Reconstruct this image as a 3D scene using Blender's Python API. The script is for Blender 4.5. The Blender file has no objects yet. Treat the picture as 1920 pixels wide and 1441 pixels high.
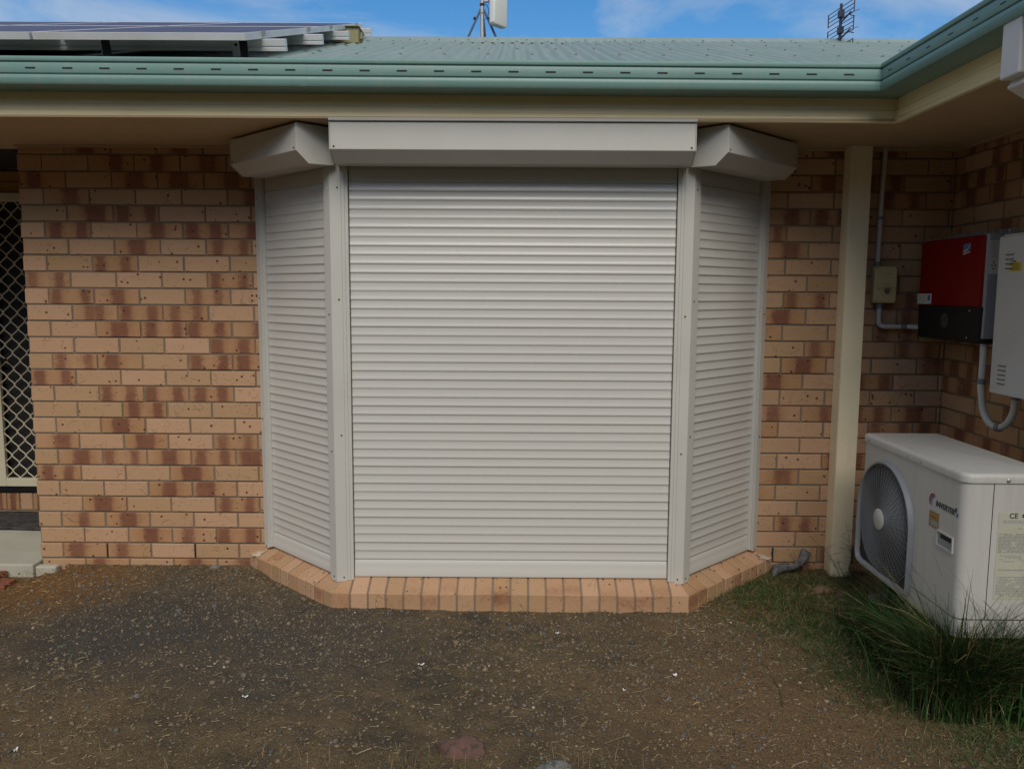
import bpy, bmesh, math, random
import numpy as np
from mathutils import Vector, Matrix, noise
random.seed(7); rng = np.random.default_rng(11)
R = math.radians
scene = bpy.context.scene
COL = scene.collection

# ------------------------------------------------------------------ camera
cam_d = bpy.data.cameras.new("camera"); cam = bpy.data.objects.new("camera", cam_d); COL.objects.link(cam)
cam_d.sensor_width = 36.0; cam_d.lens = 36.0 * 1535.0 / 1920.0
cam_d.clip_start = 0.05; cam_d.clip_end = 2000
pitch, yaw, roll = 0.11362, -0.0032, 0.00565
cp, sp, cy, sy = math.cos(pitch), math.sin(pitch), math.cos(yaw), math.sin(yaw)
fw = Vector((sy*cp, cy*cp, -sp)); rt = Vector((cy, -sy, 0)); up = rt.cross(fw)
r2 = rt*math.cos(roll) + up*math.sin(roll); u2 = -rt*math.sin(roll) + up*math.cos(roll)
M = Matrix((r2, u2, -fw)).transposed().to_4x4(); M.translation = Vector((0, -4.327, 1.514))
cam.matrix_world = M
scene.camera = cam

# ------------------------------------------------------------------ world, sun, exposure
SUN_EL, SUN_AZ = R(43), R(1)          # azimuth measured from straight behind the camera, positive to the right
w = bpy.data.worlds.new("World"); scene.world = w; w.use_nodes = True
nt = w.node_tree; N = nt.nodes; L = nt.links; N.clear()
wo = N.new('ShaderNodeOutputWorld'); bg = N.new('ShaderNodeBackground'); bg.inputs['Strength'].default_value = 0.075
sky = N.new('ShaderNodeTexSky'); sky.sky_type = 'NISHITA'; sky.sun_disc = False
sky.sun_elevation = SUN_EL; sky.sun_rotation = math.pi - SUN_AZ; sky.air_density = 1.0; sky.dust_density = 0.6; sky.ozone_density = 2.0
tc = N.new('ShaderNodeTexCoord'); mp = N.new('ShaderNodeMapping'); mp.inputs['Scale'].default_value = (1.0, 1.0, 2.6)
mp.inputs['Rotation'].default_value = (0, R(-14), 0); mp.inputs['Location'].default_value = (0.35, 0.1, 0.2)
n1 = N.new('ShaderNodeTexNoise'); n1.inputs['Scale'].default_value = 2.1; n1.inputs['Detail'].default_value = 9; n1.inputs['Roughness'].default_value = 0.56; n1.inputs['Distortion'].default_value = 0.5
cr = N.new('ShaderNodeValToRGB'); cr.color_ramp.elements[0].position = 0.50; cr.color_ramp.elements[1].position = 0.74
sx = N.new('ShaderNodeSeparateXYZ')
# more cloud behind the camera (-Y) and overhead, a clear blue patch over the roof
ma = N.new('ShaderNodeMath'); ma.operation = 'MULTIPLY_ADD'; ma.inputs[1].default_value = -0.060; ma.inputs[2].default_value = 0.006
ad = N.new('ShaderNodeMath'); ad.operation = 'ADD'
sh_ = N.new('ShaderNodeMath'); sh_.operation = 'ADD'; sh_.inputs[1].default_value = 0.14
sq_ = N.new('ShaderNodeMath'); sq_.operation = 'MULTIPLY'
mb_ = N.new('ShaderNodeMath'); mb_.operation = 'MULTIPLY_ADD'; mb_.inputs[1].default_value = 0.42
mix = N.new('ShaderNodeMix'); mix.data_type = 'RGBA'
mix.inputs['B'].default_value = (5.6, 5.9, 6.3, 1)
L.new(tc.outputs['Generated'], mp.inputs['Vector']); L.new(mp.outputs[0], n1.inputs['Vector'])
L.new(tc.outputs['Generated'], sx.inputs[0]); L.new(sx.outputs['Y'], ma.inputs[0])
L.new(sx.outputs['X'], sh_.inputs[0]); L.new(sh_.outputs[0], sq_.inputs[0]); L.new(sh_.outputs[0], sq_.inputs[1]); L.new(sq_.outputs[0], mb_.inputs[0]); L.new(ma.outputs[0], mb_.inputs[2])
L.new(n1.outputs['Fac'], ad.inputs[0]); L.new(mb_.outputs[0], ad.inputs[1]); L.new(ad.outputs[0], cr.inputs['Fac'])
L.new(cr.outputs['Color'], mix.inputs['Factor']); hs = N.new('ShaderNodeHueSaturation'); hs.inputs['Saturation'].default_value = 1.38; hs.inputs['Value'].default_value = 1.22; L.new(sky.outputs[0], hs.inputs['Color']); L.new(hs.outputs[0], mix.inputs['A']); L.new(mix.outputs['Result'], bg.inputs['Color'])
L.new(bg.outputs[0], wo.inputs[0])
sd = bpy.data.lights.new("sun", 'SUN'); sun = bpy.data.objects.new("sun", sd); COL.objects.link(sun)
sd.energy = 1.6; sd.angle = R(36); sd.color = (1.0, 0.915, 0.80)
sdir = Vector((math.sin(SUN_AZ)*math.cos(SUN_EL), -math.cos(SUN_AZ)*math.cos(SUN_EL), math.sin(SUN_EL)))
sun.rotation_euler = sdir.to_track_quat('Z', 'Y').to_euler(); sun.location = sdir*30
vs = scene.view_settings; vs.view_transform = 'Standard'; vs.look = 'None'; vs.gamma = 1; vs.use_curve_mapping = False
vs.exposure = 0.48

# ------------------------------------------------------------------ materials
def newmat(name):
    m = bpy.data.materials.new(name); m.use_nodes = True; t = m.node_tree
    return m, t.nodes, t.links, t.nodes['Principled BSDF']
def mnode(N, L, op, a, b=None, c=None):
    n = N.new('ShaderNodeMath'); n.operation = op
    for i, v in enumerate((a, b, c)):
        if v is None: continue
        if isinstance(v, (int, float)): n.inputs[i].default_value = v
        else: L.new(v, n.inputs[i])
    return n.outputs[0]
def ramp(N, L, fac, stops):
    n = N.new('ShaderNodeValToRGB'); e = n.color_ramp.elements
    while len(e) < len(stops): e.new(0.5)
    for k, (p, c) in enumerate(stops):
        e[k].position = p; e[k].color = (c, c, c, 1) if isinstance(c, (int, float)) else (*c, 1)
    L.new(fac, n.inputs['Fac']); return n.outputs['Color']
def noise_n(N, L, vec, scale, detail=4, rough=0.55, dist=0.0):
    n = N.new('ShaderNodeTexNoise'); n.inputs['Scale'].default_value = scale; n.inputs['Detail'].default_value = detail
    n.inputs['Roughness'].default_value = rough; n.inputs['Distortion'].default_value = dist
    if vec is not None: L.new(vec, n.inputs['Vector'])
    return n.outputs['Fac']
def mixc(N, L, f, a, b, mode='MIX'):
    n = N.new('ShaderNodeMix'); n.data_type = 'RGBA'; n.blend_type = mode
    for s, v in (('Factor', f), ('A', a), ('B', b)):
        if isinstance(v, (int, float)): n.inputs[s].default_value = v
        elif isinstance(v, tuple): n.inputs[s].default_value = (*v, 1)
        else: L.new(v, n.inputs[s])
    return n.outputs['Result']
def bump(N, L, h, b, strength=0.3, dist=0.01):
    n = N.new('ShaderNodeBump'); n.inputs['Strength'].default_value = strength; n.inputs['Distance'].default_value = dist
    L.new(h, n.inputs['Height']); L.new(n.outputs[0], b.inputs['Normal'])
def geo(N): return N.new('ShaderNodeNewGeometry').outputs['Position']

def paint(name, col, rough=0.45, var=0.10, dirt=0.0, dirtcol=(0.2, 0.15, 0.1), metal=0.0, bumps=0.05, scale=6, spec=0.5, streak=False):
    m, N, L, b = newmat(name); p = geo(N)
    f1 = noise_n(N, L, p, scale, 5); f2 = noise_n(N, L, p, scale*14, 3)
    c = mixc(N, L, mnode(N, L, 'MULTIPLY', f1, 1.0), tuple(x*(1-var) for x in col), tuple(min(1, x*(1+var)) for x in col))
    if dirt > 0:
        v = p
        if streak:
            mpn = N.new('ShaderNodeMapping'); mpn.inputs['Scale'].default_value = (9, 9, 0.8); L.new(p, mpn.inputs[0]); v = mpn.outputs[0]
        d = ramp(N, L, noise_n(N, L, v, 2.5, 8, 0.65), [(0.48, 0.0), (0.75, dirt)])
        c = mixc(N, L, d, c, dirtcol)
    L.new(c, b.inputs['Base Color'])
    r = mnode(N, L, 'MULTIPLY_ADD', f2, 0.16, rough-0.08); L.new(r, b.inputs['Roughness'])
    b.inputs['Metallic'].default_value = metal; b.inputs['Specular IOR Level'].default_value = spec
    if bumps: bump(N, L, f2, b, bumps, 0.002)
    return m

MAT = {}
MAT['shutter'] = paint('shutter_powder_coat', (0.535, 0.53, 0.485), 0.36, 0.05, 0.14, (0.33, 0.28, 0.22), bumps=0, scale=3)
MAT['slat'] = paint('shutter_slat_paint', (0.545, 0.54, 0.50), 0.20, 0.03, 0.07, (0.45, 0.41, 0.34), bumps=0, scale=1.2)
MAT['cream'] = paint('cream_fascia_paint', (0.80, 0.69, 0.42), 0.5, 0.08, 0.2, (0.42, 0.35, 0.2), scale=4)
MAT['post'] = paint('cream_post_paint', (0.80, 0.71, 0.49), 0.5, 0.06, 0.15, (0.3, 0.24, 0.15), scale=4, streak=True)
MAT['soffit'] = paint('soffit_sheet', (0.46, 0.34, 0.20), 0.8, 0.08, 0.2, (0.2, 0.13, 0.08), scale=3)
MAT['green'] = paint('green_gutter_paint', (0.160, 0.285, 0.255), 0.42, 0.10, 0.35, (0.26, 0.31, 0.26), scale=4, streak=True)
MAT['white'] = paint('white_downpipe_paint', (0.62, 0.62, 0.60), 0.5, 0.05, 0.1, (0.4, 0.36, 0.3))
MAT['dark'] = paint('dark_gap', (0.012, 0.012, 0.012), 0.8, 0.1)
MAT['black'] = paint('black_plastic', (0.012, 0.012, 0.013), 0.45, 0.1, spec=0.15)
MAT['steel'] = paint('galvanised_steel', (0.42, 0.43, 0.44), 0.42, 0.15, 0.3, (0.2, 0.2, 0.2), metal=0.7, scale=14)
MAT['alu'] = paint('aluminium_frame', (0.68, 0.70, 0.71), 0.45, 0.08, 0.35, (0.3, 0.24, 0.15), metal=0.25, scale=10)
MAT['ac'] = paint('ac_casing_paint', (0.46, 0.455, 0.425), 0.48, 0.05, 0.32, (0.33, 0.30, 0.24), scale=4, streak=True)
MAT['acgrey'] = paint('ac_grille_plastic', (0.22, 0.235, 0.25), 0.5, 0.06)
MAT['red'] = paint('red_lacquer', (0.16, 0.0012, 0.0015), 0.40, 0.05, bumps=0.02, spec=0.15)
MAT['grey'] = paint('grey_cast_metal', (0.26, 0.27, 0.29), 0.5, 0.08)
MAT['conduit'] = paint('grey_pvc_conduit', (0.50, 0.485, 0.45), 0.55, 0.05, 0.2, (0.25, 0.2, 0.15))
MAT['collar'] = paint('conduit_collar', (0.16, 0.165, 0.17), 0.5, 0.05)
MAT['iso'] = paint('aged_cream_plastic', (0.58, 0.48, 0.24), 0.5, 0.08, 0.3, (0.3, 0.24, 0.12), scale=9)
MAT['meter'] = paint('meter_box_enamel', (0.50, 0.50, 0.49), 0.5, 0.05, 0.15, (0.3, 0.27, 0.22))
MAT['yellow'] = paint('yellow_sticker', (0.5, 0.36, 0.02), 0.5)
MAT['paper'] = paint('white_sticker', (0.52, 0.52, 0.50), 0.6)
MAT['labelc'] = paint('aged_rating_label', (0.44, 0.44, 0.35), 0.5, 0.06, 0.3, (0.3, 0.29, 0.2))
MAT['ink'] = paint('print_ink', (0.06, 0.065, 0.07), 0.6)
MAT['inkgrey'] = paint('faded_ink', (0.26, 0.27, 0.25), 0.6)
MAT['inkred'] = paint('red_ink', (0.25, 0.02, 0.02), 0.6)
MAT['inkblue'] = paint('blue_ink', (0.06, 0.14, 0.30), 0.6)
MAT['rust'] = paint('faded_orange_sticker', (0.26, 0.16, 0.06), 0.6, 0.3, 0.5, (0.08, 0.06, 0.05), scale=60)
MAT['olive'] = paint('weathered_olive_box', (0.27, 0.25, 0.13), 0.7, 0.3, 0.5, (0.12, 0.09, 0.04), scale=20)
MAT['rubber'] = paint('rubber', (0.03, 0.03, 0.03), 0.7)
MAT['doorframe'] = paint('door_frame_paint', (0.62, 0.57, 0.42), 0.45, 0.05, 0.15, (0.3, 0.25, 0.15))
MAT['timber'] = paint('orange_timber', (0.34, 0.17, 0.05), 0.6, 0.2, 0.3, (0.12, 0.06, 0.02), scale=8)
MAT['antenna'] = paint('antenna_plastic', (0.60, 0.61, 0.58), 0.5, 0.05, 0.2, (0.3, 0.3, 0.25))
MAT['cable'] = paint('blue_cable', (0.02, 0.10, 0.30), 0.5)
MAT['tv'] = paint('dark_oxidised_rods', (0.03, 0.035, 0.07), 0.5)
MAT['bluesteel'] = paint('blue_grey_strut', (0.10, 0.12, 0.18), 0.5, 0.1)
MAT['concrete'] = paint('concrete', (0.42, 0.41, 0.33), 0.85, 0.15, 0.4, (0.25, 0.24, 0.18), bumps=0.4, scale=6)
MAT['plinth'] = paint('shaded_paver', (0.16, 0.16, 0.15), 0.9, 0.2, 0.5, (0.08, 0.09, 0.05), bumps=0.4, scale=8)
MAT['mortar'] = paint('mortar', (0.205, 0.165, 0.118), 0.95, 0.15, 0.4, (0.13, 0.10, 0.07), bumps=0.8, scale=20)
MAT['redpaver'] = paint('red_paver', (0.22, 0.065, 0.04), 0.85, 0.2, 0.5, (0.12, 0.05, 0.035), bumps=0.6, scale=15)
MAT['scrap'] = paint('white_scrap', (0.72, 0.73, 0.74), 0.6)
MAT['leaf'] = paint('dead_leaf', (0.20, 0.12, 0.055), 0.8, 0.3, 0.4, (0.1, 0.06, 0.03), scale=20)
MAT['glass'] = paint('dark_interior', (0.015, 0.013, 0.013), 0.6)

def panel_mat():
    m, N, L, b = newmat('solar_cells'); uv = N.new('ShaderNodeTexCoord').outputs['Object']
    br = N.new('ShaderNodeTexBrick'); br.offset = 0; br.inputs['Scale'].default_value = 1.0
    br.inputs['Brick Width'].default_value = 0.156; br.inputs['Row Height'].default_value = 0.156; br.inputs['Mortar Size'].default_value = 0.003
    br.inputs['Color1'].default_value = (0.025, 0.03, 0.075, 1); br.inputs['Color2'].default_value = (0.03, 0.035, 0.085, 1); br.inputs['Mortar'].default_value = (0.15, 0.16, 0.2, 1)
    L.new(uv, br.inputs['Vector'])
    d = ramp(N, L, noise_n(N, L, geo(N), 3, 6), [(0.3, 0.25), (0.8, 0.5)])
    L.new(mixc(N, L, d, br.outputs['Color'], (0.16, 0.15, 0.19)), b.inputs['Base Color']); b.inputs['Roughness'].default_value = 0.55
    return m
MAT['cells'] = panel_mat()

def roof_mat():
    m, N, L, b = newmat('corrugated_green_roof'); p = geo(N)
    f = noise_n(N, L, p, 3, 7, 0.6); mpn = N.new('ShaderNodeMapping'); mpn.inputs['Scale'].default_value = (14, 0.7, 1); L.new(p, mpn.inputs[0])
    s = noise_n(N, L, mpn.outputs[0], 2, 5, 0.6)
    c = mixc(N, L, f, (0.20, 0.275, 0.245), (0.275, 0.345, 0.305))
    c = mixc(N, L, ramp(N, L, s, [(0.45, 0.0), (0.7, 0.5)]), c, (0.34, 0.385, 0.36))
    c = mixc(N, L, ramp(N, L, noise_n(N, L, p, 30, 4), [(0.62, 0.0), (0.74, 0.35)]), c, (0.16, 0.17, 0.13))
    L.new(c, b.inputs['Base Color']); b.inputs['Roughness'].default_value = 0.55; return m
MAT['roof'] = roof_mat()

def brick_mat():
    m, N, L, b = newmat('tumbled_tan_brick')
    uvn = N.new('ShaderNodeUVMap'); uvn.uv_map = 'UVMap'; sep = N.new('ShaderNodeSeparateXYZ'); L.new(uvn.outputs[0], sep.inputs[0])
    u, v = sep.outputs['X'], sep.outputs['Y']
    at = N.new('ShaderNodeAttribute'); at.attribute_name = 'bk'; s3 = N.new('ShaderNodeSeparateColor'); L.new(at.outputs['Color'], s3.inputs[0])
    c1, c2, st, rn = s3.outputs[0], s3.outputs[1], s3.outputs[2], at.outputs['Alpha']
    p = geo(N)
    nz = noise_n(N, L, p, 22, 5, 0.6); nf = noise_n(N, L, p, 160, 3, 0.6); nm = noise_n(N, L, p, 7, 4)
    uw = mnode(N, L, 'ADD', u, mnode(N, L, 'MULTIPLY_ADD', nz, 0.16, -0.08))
    def band(c, wd):
        d = mnode(N, L, 'ABSOLUTE', mnode(N, L, 'SUBTRACT', uw, c))
        mr = N.new('ShaderNodeMapRange'); mr.interpolation_type = 'SMOOTHSTEP'; L.new(d, mr.inputs[0])
        mr.inputs[1].default_value = wd*0.10; mr.inputs[2].default_value = wd; mr.inputs[3].default_value = 1; mr.inputs[4].default_value = 0
        return mr.outputs[0]
    b1 = band(c1, 0.24); b2 = band(c2, 0.21)
    bs = mnode(N, L, 'MULTIPLY', mnode(N, L, 'MAXIMUM', b1, b2), mnode(N, L, 'ADD', mnode(N, L, 'MULTIPLY_ADD', nz, 0.9, 0.15), mnode(N, L, 'MULTIPLY', nf, 0.55))); bs = mnode(N, L, 'MULTIPLY', bs, st)
    mm = noise_n(N, L, p, 70, 4, 0.7); mr0 = N.new('ShaderNodeMapRange'); mr0.interpolation_type = 'SMOOTHSTEP'
    L.new(mnode(N, L, 'ADD', bs, mnode(N, L, 'MULTIPLY_ADD', mm, 0.8, -0.40)), mr0.inputs[0]); mr0.inputs[1].default_value = 0.08; mr0.inputs[2].default_value = 0.78
    bs = mnode(N, L, 'MULTIPLY', mr0.outputs[0], mnode(N, L, 'MULTIPLY_ADD', nm, 0.8, 0.38)); bs = mnode(N, L, 'MINIMUM', bs, 0.86)
    pale = mixc(N, L, rn, (0.43, 0.270, 0.145), (0.56, 0.340, 0.215))
    pale = mixc(N, L, mnode(N, L, 'MULTIPLY', nm, 0.5), pale, (0.43, 0.27, 0.13))
    orange = mixc(N, L, nz, (0.36, 0.180, 0.075), (0.46, 0.26, 0.12))
    base = mixc(N, L, mnode(N, L, 'MINIMUM', mnode(N, L, 'MULTIPLY', st, 0.70), 1.0), pale, orange)
    halo = mnode(N, L, 'MULTIPLY', mnode(N, L, 'MAXIMUM', band(c1, 0.42), band(c2, 0.40)), mnode(N, L, 'MULTIPLY', st, mnode(N, L, 'MULTIPLY_ADD', mm, 1.0, 0.15)))
    base = mixc(N, L, mnode(N, L, 'MINIMUM', halo, 0.8), base, (0.33, 0.150, 0.065))
    burn = mixc(N, L, mm, (0.090, 0.030, 0.019), (0.25, 0.088, 0.048))
    c = mixc(N, L, bs, base, burn)
    # grain
    c = mixc(N, L, 0.22, c, mixc(N, L, nf, (0.25, 0.25, 0.25), (1, 1, 1)), 'MULTIPLY')
    # iron spots
    def spots(scale, thr, rad):
        vo = N.new('ShaderNodeTexVoronoi'); vo.inputs['Scale'].default_value = scale; L.new(p, vo.inputs['Vector'])
        sc = N.new('ShaderNodeSeparateColor'); L.new(vo.outputs['Color'], sc.inputs[0])
        on = mnode(N, L, 'GREATER_THAN', sc.outputs[0], thr)
        rr = mnode(N, L, 'MULTIPLY_ADD', sc.outputs[1], rad*1.3, rad*0.35)
        dd = mnode(N, L, 'ADD', vo.outputs['Distance'], mnode(N, L, 'MULTIPLY_ADD', nf, 0.08, -0.04))
        mr = N.new('ShaderNodeMapRange'); L.new(dd, mr.inputs[0]); L.new(mnode(N, L, 'MULTIPLY', rr, 0.75), mr.inputs[1]); L.new(rr, mr.inputs[2]); mr.inputs[3].default_value = 1; mr.inputs[4].default_value = 0
        return mnode(N, L, 'MULTIPLY', mr.outputs[0], on)
    s = mnode(N, L, 'MAXIMUM', spots(34, 0.60, 0.16), mnode(N, L, 'MULTIPLY', spots(75, 0.72, 0.15), 0.75))
    c = mixc(N, L, mnode(N, L, 'MULTIPLY', s, 0.9), c, (0.075, 0.022, 0.012))
    # thumb creases
    cn = noise_n(N, L, p, 9, 1, 0.4, 1.6); cre = ramp(N, L, mnode(N, L, 'ABSOLUTE', mnode(N, L, 'SUBTRACT', cn, 0.56)), [(0.0, 1.0), (0.016, 0.0)])
    msk = ramp(N, L, noise_n(N, L, p, 13, 2), [(0.50, 0.0), (0.56, 1.0)])
    crs = mnode(N, L, 'MULTIPLY', cre, msk)
    c = mixc(N, L, mnode(N, L, 'MULTIPLY', crs, 0.38), c, (0.17, 0.08, 0.04))
    L.new(c, b.inputs['Base Color']); b.inputs['Roughness'].default_value = 0.85
    h = mnode(N, L, 'ADD', mnode(N, L, 'MULTIPLY', nf, 0.35), mnode(N, L, 'MULTIPLY', nz, 0.8)); h = mnode(N, L, 'SUBTRACT', h, mnode(N, L, 'MULTIPLY', crs, 0.8)); h = mnode(N, L, 'SUBTRACT', h, mnode(N, L, 'MULTIPLY', s, 0.5))
    bump(N, L, h, b, 0.55, 0.004)
    return m
MAT['brick'] = brick_mat()

def ground_mat():
    m, N, L, b = newmat('dry_dirt'); p = geo(N)
    big = noise_n(N, L, p, 1.7, 5, 0.6); mid = noise_n(N, L, p, 9, 6, 0.65); fine = noise_n(N, L, p, 75, 5, 0.7); grit = noise_n(N, L, p, 260, 3, 0.7)
    c = mixc(N, L, ramp(N, L, big, [(0.36, 0.0), (0.62, 1.0)]), (0.095, 0.082, 0.058), (0.195, 0.142, 0.078))
    c = mixc(N, L, ramp(N, L, mid, [(0.45, 0.0), (0.7, 0.6)]), c, (0.25, 0.19, 0.11))
    c = mixc(N, L, ramp(N, L, mid, [(0.25, 0.6), (0.45, 0.0)]), c, (0.070, 0.068, 0.064))
    def patch(x, y, r0, r1, col, a):
        nonlocal c
        vm = N.new('ShaderNodeVectorMath'); vm.operation = 'DISTANCE'; L.new(p, vm.inputs[0]); vm.inputs[1].default_value = (x, y, 0)
        d = mnode(N, L, 'ADD', vm.outputs['Value'], mnode(N, L, 'MULTIPLY_ADD', mid, 0.5, -0.25))
        mr = N.new('ShaderNodeMapRange'); L.new(d, mr.inputs[0]); mr.inputs[1].default_value = r0; mr.inputs[2].default_value = r1; mr.inputs[3].default_value = a; mr.inputs[4].default_value = 0
        c = mixc(N, L, mr.outputs[0], c, col)
    patch(-2.3, -0.25, 0.15, 0.55, (0.25, 0.135, 0.05), 0.8)
    patch(1.25, -0.35, 0.1, 0.6, (0.26, 0.155, 0.065), 0.7)
    patch(1.0, -1.5, 0.2, 1.0, (0.23, 0.150, 0.08), 0.7)
    patch(-1.7, -0.8, 0.25, 0.75, (0.085, 0.085, 0.083), 0.8)
    patch(-0.9, -1.0, 0.25, 0.7, (0.090, 0.089, 0.085), 0.6)
    patch(1.9, -0.9, 0.3, 0.7, (0.05, 0.055, 0.03), 0.8)
    c = mixc(N, L, ramp(N, L, fine, [(0.58, 0.0), (0.72, 0.65)]), c, (0.26, 0.195, 0.12))
    c = mixc(N, L, ramp(N, L, fine, [(0.28, 0.8), (0.42, 0.0)]), c, (0.045, 0.042, 0.037))
    c = mixc(N, L, 0.75, c, mixc(N, L, ramp(N, L, grit, [(0.32, 0.0), (0.68, 1.0)]), (0.35, 0.35, 0.35), (1.75, 1.6, 1.4)), 'MULTIPLY')
    L.new(c, b.inputs['Base Color']); b.inputs['Roughness'].default_value = 0.95; b.inputs['Specular IOR Level'].default_value = 0.2
    h = mnode(N, L, 'ADD', mnode(N, L, 'MULTIPLY', mid, 1.0), mnode(N, L, 'ADD', mnode(N, L, 'MULTIPLY', fine, 0.6), mnode(N, L, 'MULTIPLY', grit, 0.25)))
    bump(N, L, h, b, 1.0, 0.035)
    return m
MAT['ground'] = ground_mat()

def attr_mat(name, rough=0.8, trans=0.0, nscale=60):
    m, N, L, b = newmat(name); at = N.new('ShaderNodeAttribute'); at.attribute_name = 'col'
    f = noise_n(N, L, geo(N), nscale, 3)
    L.new(mixc(N, L, 0.6, at.outputs['Color'], mixc(N, L, f, (0.45, 0.45, 0.45), (1.5, 1.5, 1.5)), 'MULTIPLY'), b.inputs['Base Color'])
    b.inputs['Roughness'].default_value = rough; b.inputs['Specular IOR Level'].default_value = 0.25
    return m
MAT['stone'] = attr_mat('gravel_stone', 0.9, nscale=140); MAT['straw'] = attr_mat('dry_straw', 0.7); MAT['blade'] = attr_mat('grass_blade', 0.6, nscale=30)

def rock_mat(name, a, b2, c2):
    m, N, L, b = newmat(name); p = geo(N)
    c = mixc(N, L, ramp(N, L, noise_n(N, L, p, 14, 6, 0.65), [(0.35, 0.0), (0.65, 1.0)]), a, b2)
    c = mixc(N, L, ramp(N, L, noise_n(N, L, p, 40, 5, 0.7), [(0.5, 0.0), (0.62, 0.9)]), c, c2)
    L.new(c, b.inputs['Base Color']); b.inputs['Roughness'].default_value = 0.9
    bump(N, L, noise_n(N, L, p, 50, 6, 0.7), b, 0.8, 0.01); return m
MAT['redrock'] = rock_mat('red_rock', (0.17, 0.085, 0.062), (0.11, 0.062, 0.05), (0.06, 0.042, 0.033))
MAT['greyrock'] = rock_mat('grey_rock', (0.13, 0.13, 0.12), (0.20, 0.20, 0.18), (0.05, 0.05, 0.045))
MAT['log'] = rock_mat('weathered_grey_wood', (0.10, 0.10, 0.105), (0.18, 0.175, 0.17), (0.04, 0.04, 0.045))
MAT['brownrock'] = rock_mat('brown_rock', (0.20, 0.13, 0.07), (0.14, 0.09, 0.05), (0.07, 0.045, 0.03))
MAT['mat'] = rock_mat('doormat_fibre', (0.035, 0.03, 0.03), (0.08, 0.075, 0.075), (0.012, 0.012, 0.012))

# ------------------------------------------------------------------ mesh helpers
class MB:
    def __init__(self): self.v = []; self.f = []; self.mi = []; self.mats = []
    def m(self, mat):
        if mat not in self.mats: self.mats.append(mat)
        return self.mats.index(mat)
    def add(self, vs, fs, mat):
        o = len(self.v); k = self.m(mat); self.v += [tuple(x) for x in vs]; self.f += [tuple(i+o for i in f) for f in fs]; self.mi += [k]*len(fs)
    def box(self, a, b, mat, F=None):
        x0, y0, z0 = a; x1, y1, z1 = b
        vs = [(x, y, z) for x in (x0, x1) for y in (y0, y1) for z in (z0, z1)]
        if F: vs = [F(*v) for v in vs]
        self.add(vs, [(0, 1, 3, 2), (4, 6, 7, 5), (0, 4, 5, 1), (2, 3, 7, 6), (0, 2, 6, 4), (1, 5, 7, 3)], mat)
    def prism(self, prof, s0, s1, mat, F, caps=True):
        n = len(prof); vs = [F(s, p[0], p[1]) for s in (s0, s1) for p in prof]
        fs = [(i, (i+1) % n, n+(i+1) % n, n+i) for i in range(n)]
        if caps: fs += [tuple(range(n)), tuple(range(2*n-1, n-1, -1))]
        self.add(vs, fs, mat)
    def strip(self, prof, s0, s1, mat, F, n=1):
        k = len(prof); vs = [F(s0+(s1-s0)*j/n, *p) for j in range(n+1) for p in prof]
        self.add(vs, [(j*k+i, j*k+i+1, (j+1)*k+i+1, (j+1)*k+i) for j in range(n) for i in range(k-1)], mat)
    def tube(self, pts, r, mat, seg=10, caps=True):
        pts = [Vector(p) for p in pts]; n = len(pts); rs = r if isinstance(r, (list, tuple)) else [r]*n
        vs = []; nrm = None
        for i, p in enumerate(pts):
            t = (pts[min(i+1, n-1)]-pts[max(i-1, 0)]).normalized()
            if nrm is None:
                nrm = t.orthogonal().normalized()
            else: nrm = (nrm - t*nrm.dot(t)).normalized()
            bn = t.cross(nrm)
            for k in range(seg):
                a = 2*math.pi*k/seg; vs.append(p+(nrm*math.cos(a)+bn*math.sin(a))*rs[i])
        fs = [(i*seg+k, i*seg+(k+1) % seg, (i+1)*seg+(k+1) % seg, (i+1)*seg+k) for i in range(n-1) for k in range(seg)]
        if caps: fs += [tuple(range(seg-1, -1, -1)), tuple((n-1)*seg+k for k in range(seg))]
        self.add(vs, fs, mat)
    def disc(self, c, nrm, r, h, mat, seg=12):
        n = Vector(nrm).normalized(); c = Vector(c); self.tube([c, c+n*h*0.6, c+n*h], [r, r, r*0.6], mat, seg)
def link(me, name, parent=None):
    o = bpy.data.objects.new(name, me); COL.objects.link(o)
    if parent: o.parent = parent
    return o
def build(mb, name, parent=None, smooth=None, bevel=0.0, seg=2):
    me = bpy.data.meshes.new(name); me.from_pydata(mb.v, [], mb.f)
    for k in mb.mats: me.materials.append(MAT[k])
    me.polygons.foreach_set('material_index', mb.mi)
    bm = bmesh.new(); bm.from_mesh(me); bmesh.ops.recalc_face_normals(bm, faces=bm.faces); bm.to_mesh(me); bm.free()
    if smooth is not None:
        me.polygons.foreach_set('use_smooth', [True]*len(me.polygons)); me.set_sharp_from_angle(angle=R(smooth))
    me.update(); o = link(me, name, parent)
    if bevel:
        md = o.modifiers.new('bevel', 'BEVEL'); md.width = bevel; md.segments = seg; md.limit_method = 'ANGLE'; md.angle_limit = R(40)
    return o
def empty(name, loc=(0, 0, 0)):
    o = bpy.data.objects.new(name, None); o.location = loc; o.empty_display_size = 0.1; COL.objects.link(o); return o
def thing(name, label, cat, group=None):
    o = empty(name); tag(o, label, cat, group); return o
def tag(o, label, cat, group=None):
    o['label'] = label; o['category'] = cat
    if group: o['group'] = group
    return o
def structure(o): o['kind'] = 'structure'; return o
def stuff(o, label=None, cat=None):
    o['kind'] = 'stuff'
    if label: o['label'] = label; o['category'] = cat
    return o
def frame(ox, oy, sx_, sy_):
    # s along the wall, o outward (= s x Z), z up
    return lambda s, o, z: (ox + sx_*s + sy_*o, oy + sy_*s - sx_*o, z)
I3 = lambda x, y, z: (x, y, z)
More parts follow.
